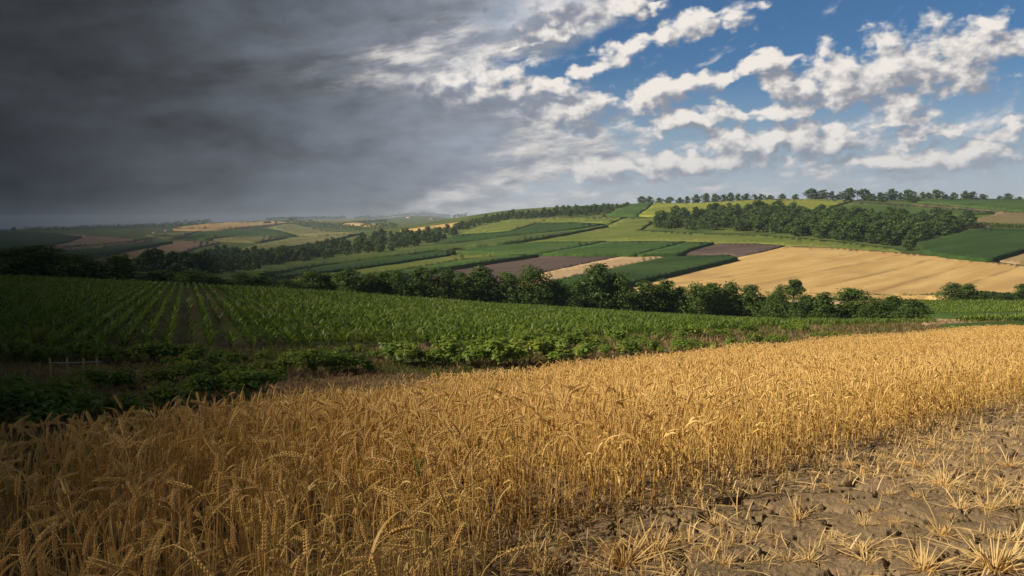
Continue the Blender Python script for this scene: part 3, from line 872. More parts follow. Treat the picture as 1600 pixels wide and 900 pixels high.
def straw_mat(name, c0, c1, c2, trans=.22):
    m, nt, out = new_mat(name)
    v = (attr(nt, 'var') + objrand(nt))._m('FRACT')
    a = attr(nt, 'part')
    c = mixc(nt, v, c0, c1)
    c = mixc(nt, a.step(.55, .9) * .75, c, c2)
    n = noise(nt, pos(nt), 55, 3)
    c = mixc(nt, n.step(.5, .8) * .45, c, tuple(k * .55 for k in c0))
    big = noise(nt, pos(nt), .35, 3)
    c = mixc(nt, big.step(.45, .7) * .35, c, tuple(k * q for k, q in zip(c1, (.85, .72, .55))))
    tc = mixc(nt, 1.0, c, (1.2, 1.0, .65), 'MULTIPLY')
    surface(nt, out, c, .5, trans, tc, spec=.35)
    return m
M_STRAW = straw_mat('dry_straw', (.62, .395, .10), (.86, .61, .215), (.80, .55, .195))
M_STRAW_GREEN = straw_mat('unripe_straw', (.20, .22, .05), (.28, .27, .07), (.24, .28, .06))
M_TUFT = straw_mat('bleached_straw', (.58, .39, .14), (.74, .54, .24), (.68, .48, .2))

# near edge of the standing wheat by sight line (base of the stems)
_n = [(-900, 1200), (500, 1150), (690, 1010), (780, 945), (845, 905), (920, 876), (1005, 842), (1100, 803), (1200, 758), (1250, 738), (1350, 706), (1450, 677), (1550, 646), (1600, 632), (1750, 596), (1900, 566)]
_h = hit([p for p, v in _n[3:]], [v for p, v in _n[3:]])
NB_T = np.concatenate([[(p - 800) / F for p, v in _n[:3]], _h[:, 0] / _h[:, 1]]); NB_Y = np.concatenate([[.9, 1.1, 2.2], _h[:, 1]])

def wheat_spots(y0, y1, dens, tmax=.96, rng=RNG):
    A = tmax * (y1 ** 2 - y0 ** 2)
    n = int(A * dens)
    Y = np.sqrt(rng.uniform(y0 ** 2, y1 ** 2, n)); t = rng.uniform(-tmax, tmax, n); X = t * Y
    yn = np.interp(t, NB_T, NB_Y); yf = np.interp(t, EDGE_T, EDGE_Y)
    rag = (fbm(X / .7, Y / .7, 3, 51) - .5) * 1.2
    inside = Y - yn - rag * .5
    wid = np.interp(t, [.0, .12, .3, .4], [.9, .75, .55, .5])
    d = np.clip(inside / wid + .10, 0, 1) ** 1.2 * (Y < yf + (fbm(X / 1.1, Y / 1.1, 2, 53) - .5) * .8)
    clump = np.clip(fbm(X / .22, Y / .22, 2, 55) * 2.6 - .55, .12, 1)
    thin = np.clip(fbm(X / 1.6, Y / 1.6, 3, 57) * 2.4 - .3, .3, 1)
    k = rng.random(n) < d * np.where(Y < 7, clump * thin, .35 + .65 * thin)
    X, Y = X[k], Y[k]
    return X, Y

def build_wheat():
    rng = np.random.default_rng(21)
    # the nearest plants, each an object of its own
    X, Y = wheat_spots(2.05, 4.3, 190, rng=rng)
    o = np.argsort(Y); X, Y = X[o], Y[o]
    px = 800 + F * X / Y
    vis = (px > -40) & (px < 1640)
    top = terr(X, Y) + .56
    tv = 450 - F * np.tan(np.arctan2(top - CZ, Y) + TH)
    vis &= (tv < 905)
    rest = np.ones(len(X), bool)
    idx = np.where(vis)[0][:290]
    rest[idx] = False
    rest &= Y > Y[idx].min() * .8
    words = {0: 'dry golden wheat plant with upright ear, among the nearest of the field',
             1: 'dry golden wheat plant with nodding ear, among the nearest of the field',
             2: 'dry golden wheat plant with top bent right over, nearest in the field',
             3: 'low golden wheat plant with broken curling stem, nearest in the field'}
    protos = {}
    for kind in range(4):
        for r in range(4):
            T, E = wheat_tpl(rng, kind, 0, True)
            protos[kind, r] = (T.mesh('wheat_stalk', [M_STRAW]), E.mesh('ear', [M_STRAW]))
    for i in idx:
        kind = int(rng.choice([0, 1, 2, 3], p=[.44, .34, .14, .08])); r = int(rng.integers(0, 4))
        a, e = protos[kind, r]
        p = link('wheat_plant', a, None, (X[i], Y[i], float(SOIL(X[i], Y[i])) - .01))
        p.rotation_euler = (rng.normal() * .08, rng.normal() * .08, rng.uniform(0, 6.28))
        s = rng.uniform(.88, 1.15); p.scale = (s, s, s)
        link('ear', e, p)
        tag(p, words[kind], 'wheat', 'wheat plants at the near edge of the field, ' + ('ear upright', 'ear nodding', 'top bent over', 'stem broken')[kind])
    # two unripe ears
    for ppx, v in ((646, 800), (655, 812)):
        T, E = wheat_tpl(rng, 0, 0, True)
        q = hit([ppx], [v + 98])[0]
        p = link('wheat_plant', T.mesh('wheat_stalk', [M_STRAW_GREEN]), None, q)
        p.rotation_euler.z = rng.uniform(0, 6)
        link('ear', E.mesh('ear', [M_STRAW_GREEN]), p)
        tag(p, 'unripe wheat plant with a yellow green ear among the golden ones', 'wheat', 'unripe wheat plants')
    # the rest of the crop
    V, FQ, FT, A, B, n0 = [], [], [], [], [], 0
    def put(tp, X, Y, smin, smax, tilt, wide=1.0):
        nonlocal n0
        n = len(X)
        sc = rng.uniform(smin, smax, n) * (.9 + .25 * fbm(X / 3, Y / 3, 2, 61))
        scl = np.stack([sc * wide, sc * wide, sc], 1)
        v, (q, t), at = scatter(tp, rng.integers(0, len(tp), n), np.stack([X, Y, terr(X, Y)], 1), rng.uniform(0, 6.28, n), scl,
                                rng.normal(size=(n, 2)) * tilt, rng.random(n))
        V.append(v); A.append(at['part']); B.append(at['var'])
        if len(q): FQ.append(q + n0)
        if len(t): FT.append(t + n0)
        n0 += len(v)
    pick = [0, 0, 0, 0, 1, 1, 2, 3]
    near_t = [wheat_tpl(rng, k, 0).done() for k in pick]
    mid_t = [wheat_tpl(rng, k, 1).done() for k in pick * 2]
    far_t = [wheat_tpl(rng, k, 2).done() for k in pick]
    put(near_t, X[rest], Y[rest], .88, 1.15, .10)
    x, y = wheat_spots(4.3, 6.5, 185, rng=rng); put(near_t, x, y, .9, 1.15, .10)
    x, y = wheat_spots(6.5, 13, 150, rng=rng); put(mid_t, x, y, .9, 1.18, .11)
    x, y = wheat_spots(13, 26, 110, rng=rng); put(far_t, x, y, .9, 1.2, .12)
    x, y = wheat_spots(26, 95, 50, rng=rng); put(far_t, x, y, .9, 1.25, .12, 1.5)
    print('wheat verts', n0)
    o = link('wheat_crop', np_mesh('wheat_crop', np.concatenate(V), [np.concatenate(FQ), np.concatenate(FT)], True,
             {'part': np.concatenate(A), 'var': np.concatenate(B)}, [M_STRAW]))
    tag(o, 'standing crop of dry golden wheat running back from the cracked soil', 'wheat crop', kind='stuff')

def build_litter():
    """fallen straw and short stubble lying between and before the stems"""
    rng = np.random.default_rng(5)
    T = []
    for k in range(10):
        t = Tpl(); n = 5; L = rng.uniform(.06, .26)
        s = np.linspace(0, 1, n)
        P = np.stack([(s - .5) * L, .12 * L * np.sin(s * 3 + k), .004 + .02 * rng.random() * np.sin(s * math.pi) + .006 * rng.random(n)], 1)
        t.ribbon(P, np.clip(1.1 - np.abs(s - .5) * 1.6, .3, 1) * rng.uniform(.002, .005), [0, .9, .35], rng.uniform(0, .5))
        T.append(t.done())
    for k in range(8):                                      # broken stubs still rooted, leaning all ways
        t = Tpl(); L = rng.uniform(.05, .15); th = rng.uniform(.1, 1.1)
        for q in range(3):
            az = rng.uniform(0, 6.28); b = np.array([rng.normal() * .02, rng.normal() * .02, -.01])
            P, side = leaf_pts(b, az, L * rng.uniform(.5, 1.1), th * rng.uniform(.5, 1.2), th + rng.uniform(0, 1.2), 4, rng, .4)
            t.ribbon(P, rng.uniform(.0018, .0036) * np.array([1, .9, .7, .3]), side, rng.uniform(0, .5))
        T.append(t.done())
    n = 150000
    Y = np.sqrt(rng.uniform(2.5 ** 2, 22 ** 2, n)); t = rng.uniform(-.72, .74, n); X = t * Y
    yn = np.interp(t, NB_T, NB_Y)
    d = Y - yn
    p = np.clip(1.0 - np.abs(d) / 2.2, 0, 1) * .8 + .34
    p = p * np.clip(fbm(X / .5, Y / .5, 3, 71) * 3 - .9, .05, 1) * np.where(Y > 9, .6, 1)
    k = rng.random(n) < p
    X, Y = X[k], Y[k]
    n = len(X)
    v, f, at = scatter(T, rng.integers(0, 18, n), np.stack([X, Y, SOIL(X, Y) + .006], 1), rng.uniform(0, 6.28, n), rng.uniform(.6, 1.4, n), rng.normal(size=(n, 2)) * .2, rng.random(n))
    o = link('fallen_straw', np_mesh('fallen_straw', v, f, True, at, [M_TUFT]))
    tag(o, 'loose pale straw lying on the cracked soil along the wheat', 'straw', kind='stuff')

# tufts of stubble on the bare soil: (where, height in the view, kind)
TUFTS = [(1555, 893, 88, 0), (1443, 893, 62, 1), (1470, 838, 52, 2), (1345, 862, 48, 3), (1262, 880, 34, 4), (1300, 845, 36, 5), (1245, 812, 48, 1), (1350, 812, 42, 3), (1370, 805, 30, 5),
         (1500, 800, 36, 2), (1545, 800, 44, 1), (1590, 790, 34, 3), (1475, 762, 44, 0), (1437, 733, 40, 4), (1410, 726, 26, 5), (1535, 710, 30, 2), (1577, 733, 34, 4), (1590, 697, 24, 3), (1325, 795, 22, 5),
         (1180, 838, 34, 3), (1130, 890, 34, 4), (1190, 880, 30, 5), (1560, 762, 24, 4), (1430, 780, 26, 3), (1020, 872, 60, 1), (1515, 740, 20, 5), (1575, 845, 40, 2), (1290, 770, 22, 2), (1400, 860, 26, 5), (1495, 690, 18, 3), (1085, 878, 44, 2), (975, 885, 70, 0), (850, 893, 60, 1)]
_r = np.random.default_rng(12)
for _ in range(46):                                          # lesser wisps all over the bare soil
    _v = float(_r.uniform(660, 893)); _p0 = float(np.interp(_v, [640, 677, 706, 738, 803, 842, 872, 905], [1590, 1460, 1360, 1265, 1110, 1010, 910, 810]))
    _p = float(_r.uniform(_p0 + 10, 1600))
    if all(abs(_p - t[0]) > 16 or abs(_v - t[1]) > 12 for t in TUFTS): TUFTS.append((_p, _v, float((_v - 560) * _r.uniform(.06, .13)), int(_r.choice([1, 2, 3, 3, 4, 5]))))
TUFT_WORDS = ['spreading arching straw tuft', 'upright broken straw tuft', 'forked stiff straw tuft', 'flattened straw tuft', 'bristly straw tuft', 'ragged wisp of straw']

def build_tufts():
    rng = np.random.default_rng(31)
    near = ['in the bottom right corner', 'at the bottom edge beside the corner tuft', 'left of the big corner tuft and above it', 'before the wheat, low on the bare soil', 'lowest on the cracked plates']
    def mesh(kind):
        t = Tpl()
        nb = [80, 40, 38, 52, 44, 26][kind]
        for i in range(nb):
            az = rng.uniform(0, 6.28); k = 8
            L = rng.uniform(.35, 1.35)
            flat = {0: (.4, 1.6), 1: (.2, 1.5), 2: (.5, 1.6), 3: (1.1, 1.65), 4: (.4, 1.5), 5: (.8, 1.6)}[kind]
            th0 = rng.uniform(*flat); th1 = th0 + rng.uniform(-.5, 1.1 if kind != 1 else .6)
            b = np.array([math.cos(az), math.sin(az), 0]) * rng.uniform(0, .16)
            P, side = leaf_pts(b, az, L, th0, min(th1, 1.75), k, rng, .5)
            P[:, 2] = np.maximum(P[:, 2], .012 + .02 * rng.random())
            if rng.random() < .5:                           # snapped over
                c = rng.integers(3, 6); P[c:, 2] = np.maximum(P[c] [2] - (P[c:, 2] - P[c, 2]) * .8, .015)
            s = np.linspace(0, 1, k)
            t.ribbon(P, rng.uniform(.008, .019) * np.clip(1.1 - s ** 2, .12, 1), side, rng.uniform(0, .6))
        for i in range(nb // 3):                            # stiff cut stems
            az = rng.uniform(0, 6.28); r = rng.uniform(0, .16); th = abs(rng.normal()) * .5; L = rng.uniform(.15, .6)
            b = np.array([math.cos(az) * r, math.sin(az) * r, 0])
            t.tube([b, b + L * np.array([math.cos(az) * math.sin(th), math.sin(az) * math.sin(th), math.cos(th)])], [.014, .011], 5, .4)
        return t.mesh('straw_tuft', [M_TUFT])
    me = [[mesh(k) for r in range(2)] for k in range(6)]
    for i, (px, v, hp, kind) in enumerate(TUFTS):
        q = hit([px], [v])[0]
        h = hp / F * q[1]; q[2] = float(SOIL(q[0], q[1])) - .005
        o = link('straw_tuft', me[kind][i % 2], None, q)
        o.rotation_euler.z = rng.uniform(0, 6.28); o.scale = (h * 1.2, h * 1.2, h)
        a = 'nearest the camera' if v > 865 else 'on the front soil' if v > 815 else 'midway up the soil' if v > 750 else 'far up the soil'
        b = 'by the wheat' if px < np.interp(v, [640, 738, 842, 905], [1600, 1310, 1080, 900]) else 'left of centre' if px < 1380 else 'right of centre' if px < 1490 else 'towards the right edge'
        tag(o, ('large ' if hp > 45 else 'small ' if hp < 25 else '') + TUFT_WORDS[kind] + ' ' + a + ', ' + b, 'straw tuft', f'straw tufts: {TUFT_WORDS[kind]} {a}, {b}' + ('L' if hp > 45 else 'S' if hp < 25 else ''))

build_wheat(); build_litter(); build_tufts()
# ------------------------------------------------------------------ leafy plants
M_MAIZE = leaf_mat('maize_leaf', (.085, .145, .02), (.135, .20, .03), (.18, .21, .04), .35, .5, .25, .25)
M_BEAN = leaf_mat('bean_leaf', (.095, .17, .022), (.20, .28, .042), (.27, .29, .045), .35, .5, .3, .9)
M_STEM = plain_mat('green_stem', (.09, .12, .03), (.13, .14, .04), 12)
M_OAK = leaf_mat('tree_leaf', (.040, .078, .014), (.085, .145, .024), (.115, .155, .028), .28, .55, .25, .12)
M_WOOD_LEAF = leaf_mat('far_leaf', (.034, .070, .016), (.082, .138, .026), (.105, .145, .03), .25, .6, .2, .03)
M_BARK = plain_mat('bark', (.085, .065, .045), (.14, .11, .08), 5, .9, 0, .6)
M_GRASS = leaf_mat('grass_blade', (.10, .12, .03), (.17, .17, .05), (.26, .20, .08), .35, .6, .2, .5)
M_DRYGRASS = straw_mat('dead_grass', (.24, .155, .07), (.33, .23, .11), (.3, .2, .09), .25)

def maize_tpl(rng, lod):
    t = Tpl()
    h = rng.uniform(.5, .66)
    nl = (8, 6, 4)[lod]; k = (6, 4, 3)[lod]
    if lod < 2: t.tube([[0, 0, 0], [0, 0, h * .55]], [.012, .006], 3, .3, cap=False)
    pl = rng.uniform(0, 3.14)
    for i in range(nl):
        az = pl + (i % 2) * math.pi + rng.normal() * .5
        z = h * (.08 + .5 * i / nl)
        L = rng.uniform(.34, .52); th0 = rng.uniform(.15, .6)
        P, side = leaf_pts(np.array([0, 0, z]), az, L, th0, th0 + rng.uniform(1.0, 2.1), k, rng, .35)
        s = np.linspace(0, 1, k)
        W = (.028, .036, .05)[lod] * np.clip(np.sin(np.clip(s * .86 + .12, 0, 1) * math.pi) * 1.1, .08, 1)
        t.ribbon(P, W, side, rng.uniform(0, 1))
    return t.done()

# the maize field by the view: far edge (top of the crop) and near edge (foot of the crop)
_far = [(-300, 92), (0, 93), (200, 96), (400, 101), (600, 108), (800, 116), (1000, 128), (1200, 131), (1330, 122), (1420, 112), (1460, 100)]
_nearm = [(-300, 555), (0, 553), (330, 547), (480, 546), (600, 543), (800, 540), (1000, 526), (1200, 514), (1330, 509), (1420, 506.5), (1460, 506)]
MF_T = [(p - 800) / F for p, y in _far]; MF_Y = [y for p, y in _far]
_q = hit([p for p, v in _nearm], [v for p, v in _nearm], 0, 18)
MN_T = _q[:, 0] / _q[:, 1]; MN_Y = _q[:, 1]

def build_maize():
    rng = np.random.default_rng(8)
    d = np.array([-.405, 1.0]); d /= np.linalg.norm(d); nrm = np.array([d[1], -d[0]])
    row0 = np.arange(-170, 195) * .68
    V, Q, T, A, B, n0 = [], [], [], [], [], 0
    tp = [[maize_tpl(rng, l).done() if hasattr(maize_tpl(rng, l), 'done') else maize_tpl(rng, l) for _ in range(8)] for l in range(3)]
    u = np.arange(0, 175, .23)
    R, U = np.meshgrid(row0, u, indexing='ij')
    R = R + rng.normal(size=R.shape) * .035; U = U + rng.normal(size=R.shape) * .07
    X = R * nrm[0] + U * d[0]; Y = R * nrm[1] + U * d[1]
    X, Y = X.ravel(), Y.ravel()
    t = X / np.maximum(Y, .1)
    yn = np.interp(t, MN_T, MN_Y); yf = np.interp(t, MF_T, MF_Y)
    k = (Y > yn) & (Y < yf) & (t > -1.05) & (t < .53)
    gap = fbm(X / 9, Y / 9, 3, 81)
    Rf = R.ravel(); rid = np.round(Rf / .68).astype(int)
    px = 800 + F * t
    bare = (np.abs(px - 312) < 42) & (rid % 2 == 0) & (Y < 88)          # rows that failed to come up
    k &= (rng.random(len(X)) > np.where(bare, .93, .02 + .2 * (gap < .3)))
    X, Y = X[k], Y[k]; vig = .82 + .36 * fbm(X / 14, Y / 14, 3, 83)
    for l, (a, b) in enumerate(((0, 34), (34, 60), (60, 400))):
        m = (Y >= a) & (Y < b)
        keep = m if l < 2 else m & (rng.random(len(X)) < .8)
        x, y = X[keep], Y[keep]; n = len(x)
        if not n: continue
        s = vig[keep] * rng.uniform(.8, 1.2, n)
        v, (q, tt), at = scatter(tp[l], rng.integers(0, 8, n), np.stack([x, y, terr(x, y)], 1), rng.uniform(0, 6.28, n), s, rng.normal(size=(n, 2)) * .07, rng.random(n))
        V.append(v); A.append(at['part']); B.append(at['var']); Q.append(q + n0)
        if len(tt): T.append(tt + n0)
        n0 += len(v)
    print('maize verts', n0)
    o = link('maize_crop', np_mesh('maize_crop', np.concatenate(V), [np.concatenate(Q)] + ([np.concatenate(T)] if T else []), True,
             {'part': np.concatenate(A), 'var': np.concatenate(B)}, [M_MAIZE]))
    tag(o, 'rows of young green maize on the slope behind the wheat', 'maize crop', kind='stuff')

def bean_mesh(rng, n=330):
    """a low mound of broad leaves about one unit wide; a second mesh holds its stems"""
    t = Tpl(); st = Tpl()
    lob = [(rng.normal() * .22, rng.normal() * .22, rng.uniform(.25, .5), rng.uniform(.2, .34)) for _ in range(6)]
    for lx, ly, lz, lr in lob:
        st.tube([[lx * .15, ly * .15, 0], [lx * .5, ly * .5, lz * .5], [lx, ly, lz]], [.012, .010, .006], 4)
    for i in range(n):
        lx, ly, lz, lr = lob[rng.integers(0, 6)]
        o = rng.normal(size=3); o /= np.linalg.norm(o)
        if o[2] < -.35: o[2] *= -1
        c = np.array([lx, ly, lz]) + o * lr * rng.uniform(.55, 1.15) * np.array([1, 1, .85])
        if rng.random() < .07: c[2] += rng.uniform(.05, .2)
        c[2] = max(c[2], .03)
        up = o * .6 + np.array([0, 0, .75]) + rng.normal(size=3) * .35; up /= np.linalg.norm(up)
        ax = np.cross(up, rng.normal(size=3)); ax /= np.linalg.norm(ax); b = np.cross(up, ax)
        L = rng.uniform(.05, .085); W = L * .62
        droop = -up * L * .35
        V = [c - ax * L, c - b * W - up * .01, c + b * W - up * .01, c + ax * L * 1.1 + droop, c + up * L * .12]
        t.add(V, None, [(0, 1, 4), (1, 3, 4), (3, 2, 4), (2, 0, 4)], rng.random())
    return t.mesh('bean_leaves', [M_BEAN]), st.mesh('stem', [M_STEM], True)

# rows of bushes: points along the foot of the row, height in the view at both ends, how many, words
BROWS = [
    ([(-20, 566), (150, 564), (330, 562)], 38, 30, 26, 'dark green bean bush in the dense row along the foot of the maize, at left'),
    ([(250, 572), (420, 566), (600, 560)], 24, 22, 20, 'low bean bush in the far row between maize and dry grass, left of centre'),
    ([(150, 612), (240, 606), (330, 598), (400, 590), (480, 584), (585, 582)], 42, 36, 22, 'broad leafy bean bush in the row right of the stake fence'),
    ([(-10, 668), (60, 664), (140, 655), (210, 645), (280, 636)], 66, 52, 13, 'big dark bean bush right behind the wheat at the left edge'),
    ([(-10, 628), (60, 622), (130, 622)], 40, 34, 7, 'leafy bean bush growing in front of the stake fence'),
    ([(290, 628), (350, 624), (430, 615)], 50, 44, 5, 'separate round bean bush at the end of the front row beside the bare strip'),
    ([(600, 566), (690, 571), (780, 572), (885, 567)], 40, 44, 17, 'bright bean bush in the thick row above the centre of the wheat edge'),
    ([(640, 548), (760, 549), (850, 548), (940, 546)], 24, 30, 15, 'bean bush in the upper row along the maize, centre of the photo'),
    ([(900, 540), (1000, 535), (1100, 528), (1200, 521), (1310, 516)], 26, 14, 26, 'sunlit bean bush in the long hedge-like row under the maize, right of centre'),
    ([(905, 562), (960, 558), (1010, 554), (1060, 551), (1110, 547), (1180, 541)], 32, 20, 15, 'bushy bean plant in the lower row just behind the wheat, right of centre'),
    ([(1180, 540), (1260, 532), (1340, 526)], 18, 10, 14, 'small bean bush in the thinning end of the lower row on the right'),
]
def build_beans():
    rng = np.random.default_rng(17)
    ms = [bean_mesh(rng) for _ in range(7)]
    for pts, h0, h1, n, words in BROWS:
        n = int(n * .8)
        pts = np.array(pts, float)
        L = np.concatenate([[0], np.cumsum(np.hypot(np.diff(pts[:, 0]), np.diff(pts[:, 1])))])
        for i in range(n):
            f = (i + .5 + rng.uniform(-.45, .45)) / n
            px = np.interp(f * L[-1], L, pts[:, 0]); v = np.interp(f * L[-1], L, pts[:, 1]) + rng.uniform(-2, 2.5)
            q = hit([px], [v], 0, 6)[0]
            yf = float(np.interp(q[0] / q[1], EDGE_T, EDGE_Y))
            hp = (h0 + (h1 - h0) * f) * rng.uniform(.6, 1.35)
            s = hp / F * q[1] / .86
            k = rng.integers(0, 7)
            o = link('bean_bush', ms[k][0], None, q)
            o.rotation_euler.z = rng.uniform(0, 6.28); o.scale = (s * rng.uniform(.95, 1.3), s * rng.uniform(.95, 1.3), s)
            link('stem', ms[k][1], o)
            tag(o, words, 'bean bush', 'bean bushes: ' + words[:60])

def build_strip_grass():
    """weeds and dead grass on the strips between the rows of beans"""
    rng = np.random.default_rng(19)
    def tpl(n, L, w, k=4):
        t = Tpl()
        for i in range(n):
            az = rng.uniform(0, 6.28); th = rng.uniform(.1, 1.0)
            b = np.array([math.cos(az), math.sin(az), 0]) * rng.uniform(0, .06)
            P, side = leaf_pts(b, az, L * rng.uniform(.6, 1.2), th, th + rng.uniform(0, 1.1), k, rng, .5)
            t.ribbon(P, w * np.clip(1.1 - np.linspace(0, 1, k) ** 2, .15, 1), side, rng.random())
        return t.done()
    for nm, mat, label, lo, hi, seed, dens in (('dead_grass', M_DRYGRASS, 'brown dead grass on the strip between the wheat and the bean rows', .42, 1.0, 91, 6.0),
                                                ('weed_grass', M_GRASS, 'patchy green weeds and grass on the strips around the bean rows', 0, .52, 91, 5.0)):
        tp = [tpl(9, .2, .008) for _ in range(6)]
        n = 75000
        Y = np.exp(rng.uniform(math.log(7), math.log(110), n)); t = rng.uniform(-.95, .8, n); X = t * Y
        keep = np.clip(Y / 45, .12, 1)                       # even in the view, thinner per square metre far off
        yf = np.interp(t, EDGE_T, EDGE_Y); yn = np.interp(t, MN_T, MN_Y)
        k = (Y > yf + .1) & (Y < yn - .2 + (t > .5) * 60)
        g = fbm(X / 1.8, Y / 1.8, 3, seed)
        k &= (g > lo) & (g < hi) & (rng.random(n) < .8)
        X, Y = X[k], Y[k]; n = len(X)
        s = rng.uniform(.5, 1.3, n) * np.clip(Y / 26, .75, 2.0)
        v, f, at = scatter(tp, rng.integers(0, 6, n), np.stack([X, Y, terr(X, Y)], 1), rng.uniform(0, 6.28, n), s, None, rng.random(n))
        o = link(nm, np_mesh(nm, v, f, True, at, [mat])); tag(o, label, 'grass', kind='stuff')
        print(nm, n)

# ------------------------------------------------------------------ trees
def tree_mesh(rng, H, W, clumps, leaves, size, mat, low=.12, trunk=True, form=0):
    """tapered trunk with limbs, crown of leaf clumps round the limb ends"""
    t = Tpl(); w = Tpl()
    th = H * (low + .12)
    top = np.array([rng.normal() * .04 * H, rng.normal() * .04 * H, H * .8])
    w.tube([[0, 0, -.3], [0, 0, th * .5], top * .5 + [0, 0, 0], top], [H * .035, H * .026, H * .016, H * .005], 7)
    cs = []
    for i in range(clumps):
        f = (i + .5) / clumps
        z = H * (low + (.93 - low) * f)
        prof = max(.12, 1 - abs(2 * f - .85) ** 2.4) ** .55
        if form == 1: prof = (1 - f * .7)
        az = i * 2.4 + rng.normal() * .6
        r = W * .5 * prof * math.sqrt(rng.uniform(.0, .62))
        c = np.array([math.cos(az) * r, math.sin(az) * r, z + rng.normal() * .03 * H])
        R = W * rng.uniform(.17, .27) * (1.1 - .35 * f)
        cs.append((c, R))
        if i % 3 == 0 and trunk:
            b = np.array([0, 0, max(th * .5, z * .55)])
            w.tube([b, (b + c) / 2 + [0, 0, H * .03], c], [H * .014, H * .009, H * .003], 4)
    for c, R in cs:
        tone = rng.uniform(0, 1)
        for k in range(leaves):
            o = rng.normal(size=3); o /= np.linalg.norm(o)
            p = c + o * R * np.array([1, 1, .8]) * (rng.uniform(.35, 1.0) ** .5 + (rng.random() < .12) * rng.uniform(0, .45))
            if p[2] < H * .02: continue
            up = o * .8 + np.array([0, 0, .35]) + rng.normal(size=3) * .45; up /= np.linalg.norm(up)
            ax = np.cross(up, rng.normal(size=3)); ax /= np.linalg.norm(ax); b = np.cross(up, ax)
            L = size * rng.uniform(.6, 1.25)
            V = [p - ax * L, p - b * L * .55 - up * L * .15, p + ax * L, p + b * L * .55 - up * L * .15]
            t.add(V, [(0, 1, 2, 3)], None, np.clip(tone * .6 + rng.random() * .5, 0, 1))
    return t, w

# the row of trees in the valley: (where, foot, top, width, words)
ROW = [
    (20, 436, 392, 80, 'dark broad tree at the left edge of the photo behind the maize'),
    (66, 437, 389, 84, 'tallest of the dark trees at the far left, its crown above the maize edge'),
    (112, 439, 402, 70, 'lower dark tree right of the tallest tree at the far left'),
    (150, 440, 412, 46, 'small dark tree in the dip between the two groups on the left'),
    (184, 443, 404, 62, 'pointed dark tree standing clear at the left, before the brown field'),
    (250, 447, 424, 56, 'low dark bush-like tree right of the pointed tree on the left'),
    (298, 450, 425, 60, 'low round tree at the head of the maize rows'),
    (338, 452, 434, 36, 'smallest tree of the row, right of the maize row heads'),
    (372, 454, 430, 46, 'low dark tree below the left end of the light green strip'),
    (404, 456, 433, 44, 'low tree in the row, first left of the gap with meadow behind'),
    (446, 458, 438, 36, 'very low tree before the pale meadow strip'),
    (486, 461, 428, 46, 'dark tree left of centre with two rounded tops'),
    (508, 462, 431, 32, 'narrow tree leaning on the two-topped dark tree'),
    (543, 464, 424, 52, 'tall rounded tree standing out of the row left of centre'),
    (578, 466, 432, 38, 'shorter tree right of the tall rounded one left of centre'),
    (600, 467, 428, 40, 'tree with flat top before the tan corner field'),
    (622, 469, 427, 44, 'dense dark tree before the left end of the ploughed field'),
    (662, 471, 424, 58, 'broad tree before the ploughed field, first of the pair with lit crowns'),
    (700, 474, 426, 50, 'tree with ragged crown before the ploughed field'),
    (722, 475, 432, 34, 'narrow low tree squeezed between two broad trees before the ploughed field'),
    (752, 477, 425, 56, 'broad tree with light top before the middle of the ploughed field'),
    (792, 479, 430, 44, 'low tree left of the tall light crown before the ploughed field'),
    (830, 481, 425, 56, 'light-topped tree before the tan strip in the centre'),
    (868, 483, 440, 46, 'low wide tree before the tan strip in the centre'),
    (902, 485, 444, 38, 'yellow-green tree left of the tallest tree of the row'),
    (934, 487, 420, 54, 'tallest tree of the valley row, with a thin top'),
    (966, 489, 434, 56, 'broad dark tree right of the tallest of the row'),
    (1010, 492, 446, 50, 'rounded tree below the corner of the golden field'),
    (1040, 493, 445, 46, 'rounded tree below the left part of the golden field, taller neighbour left'),
    (1064, 494, 452, 36, 'low tree in the close group below the golden field'),
    (1088, 495, 450, 48, 'dense tree in the close group below the golden field'),
    (1116, 497, 447, 46, 'tallest of the close group below the golden field'),
    (1144, 498, 448, 48, 'dark rounded tree near the right end of the close group'),
    (1174, 499, 451, 42, 'last tree of the close group, left of the gap below the lone tree'),
    (1215, 501, 462, 50, 'low broad tree below the lone tall tree at the golden field'),
    (1262, 503, 466, 50, 'low dense tree left of the tree with tufted top on the right'),
    (1290, 504, 464, 36, 'narrow tree left of the tree with tufted top on the right'),
    (1332, 506, 455, 56, 'tree with high tufted top, tallest of the right-hand group'),
    (1370, 507, 471, 38, 'small rounded tree right of the tufted tree'),
    (1398, 507, 466, 44, 'brownish green tree left of the last tree on the right'),
    (1428, 508, 472, 54, 'wide last tree of the row beside the sandy track'),
    (1240, 476, 440, 26, 'lone tree with rounded head on a visible trunk before the golden field'),
    (1218, 474, 448, 20, 'small round tree beside the lone tree before the golden field'),
    (1490, 472, 446, 40, 'leafy tree at the lower right edge of the golden field'),
    (1512, 472, 448, 34, 'second leafy tree at the lower right edge of the golden field'),
    (1535, 472, 458, 30, 'low bush at the right end of the pair by the golden field'),
    (1566, 472, 460, 40, 'low dark hedge bush near the right edge of the photo'),
    (1598, 472, 446, 28, 'bush cut by the right edge of the photo below the golden field'),
]
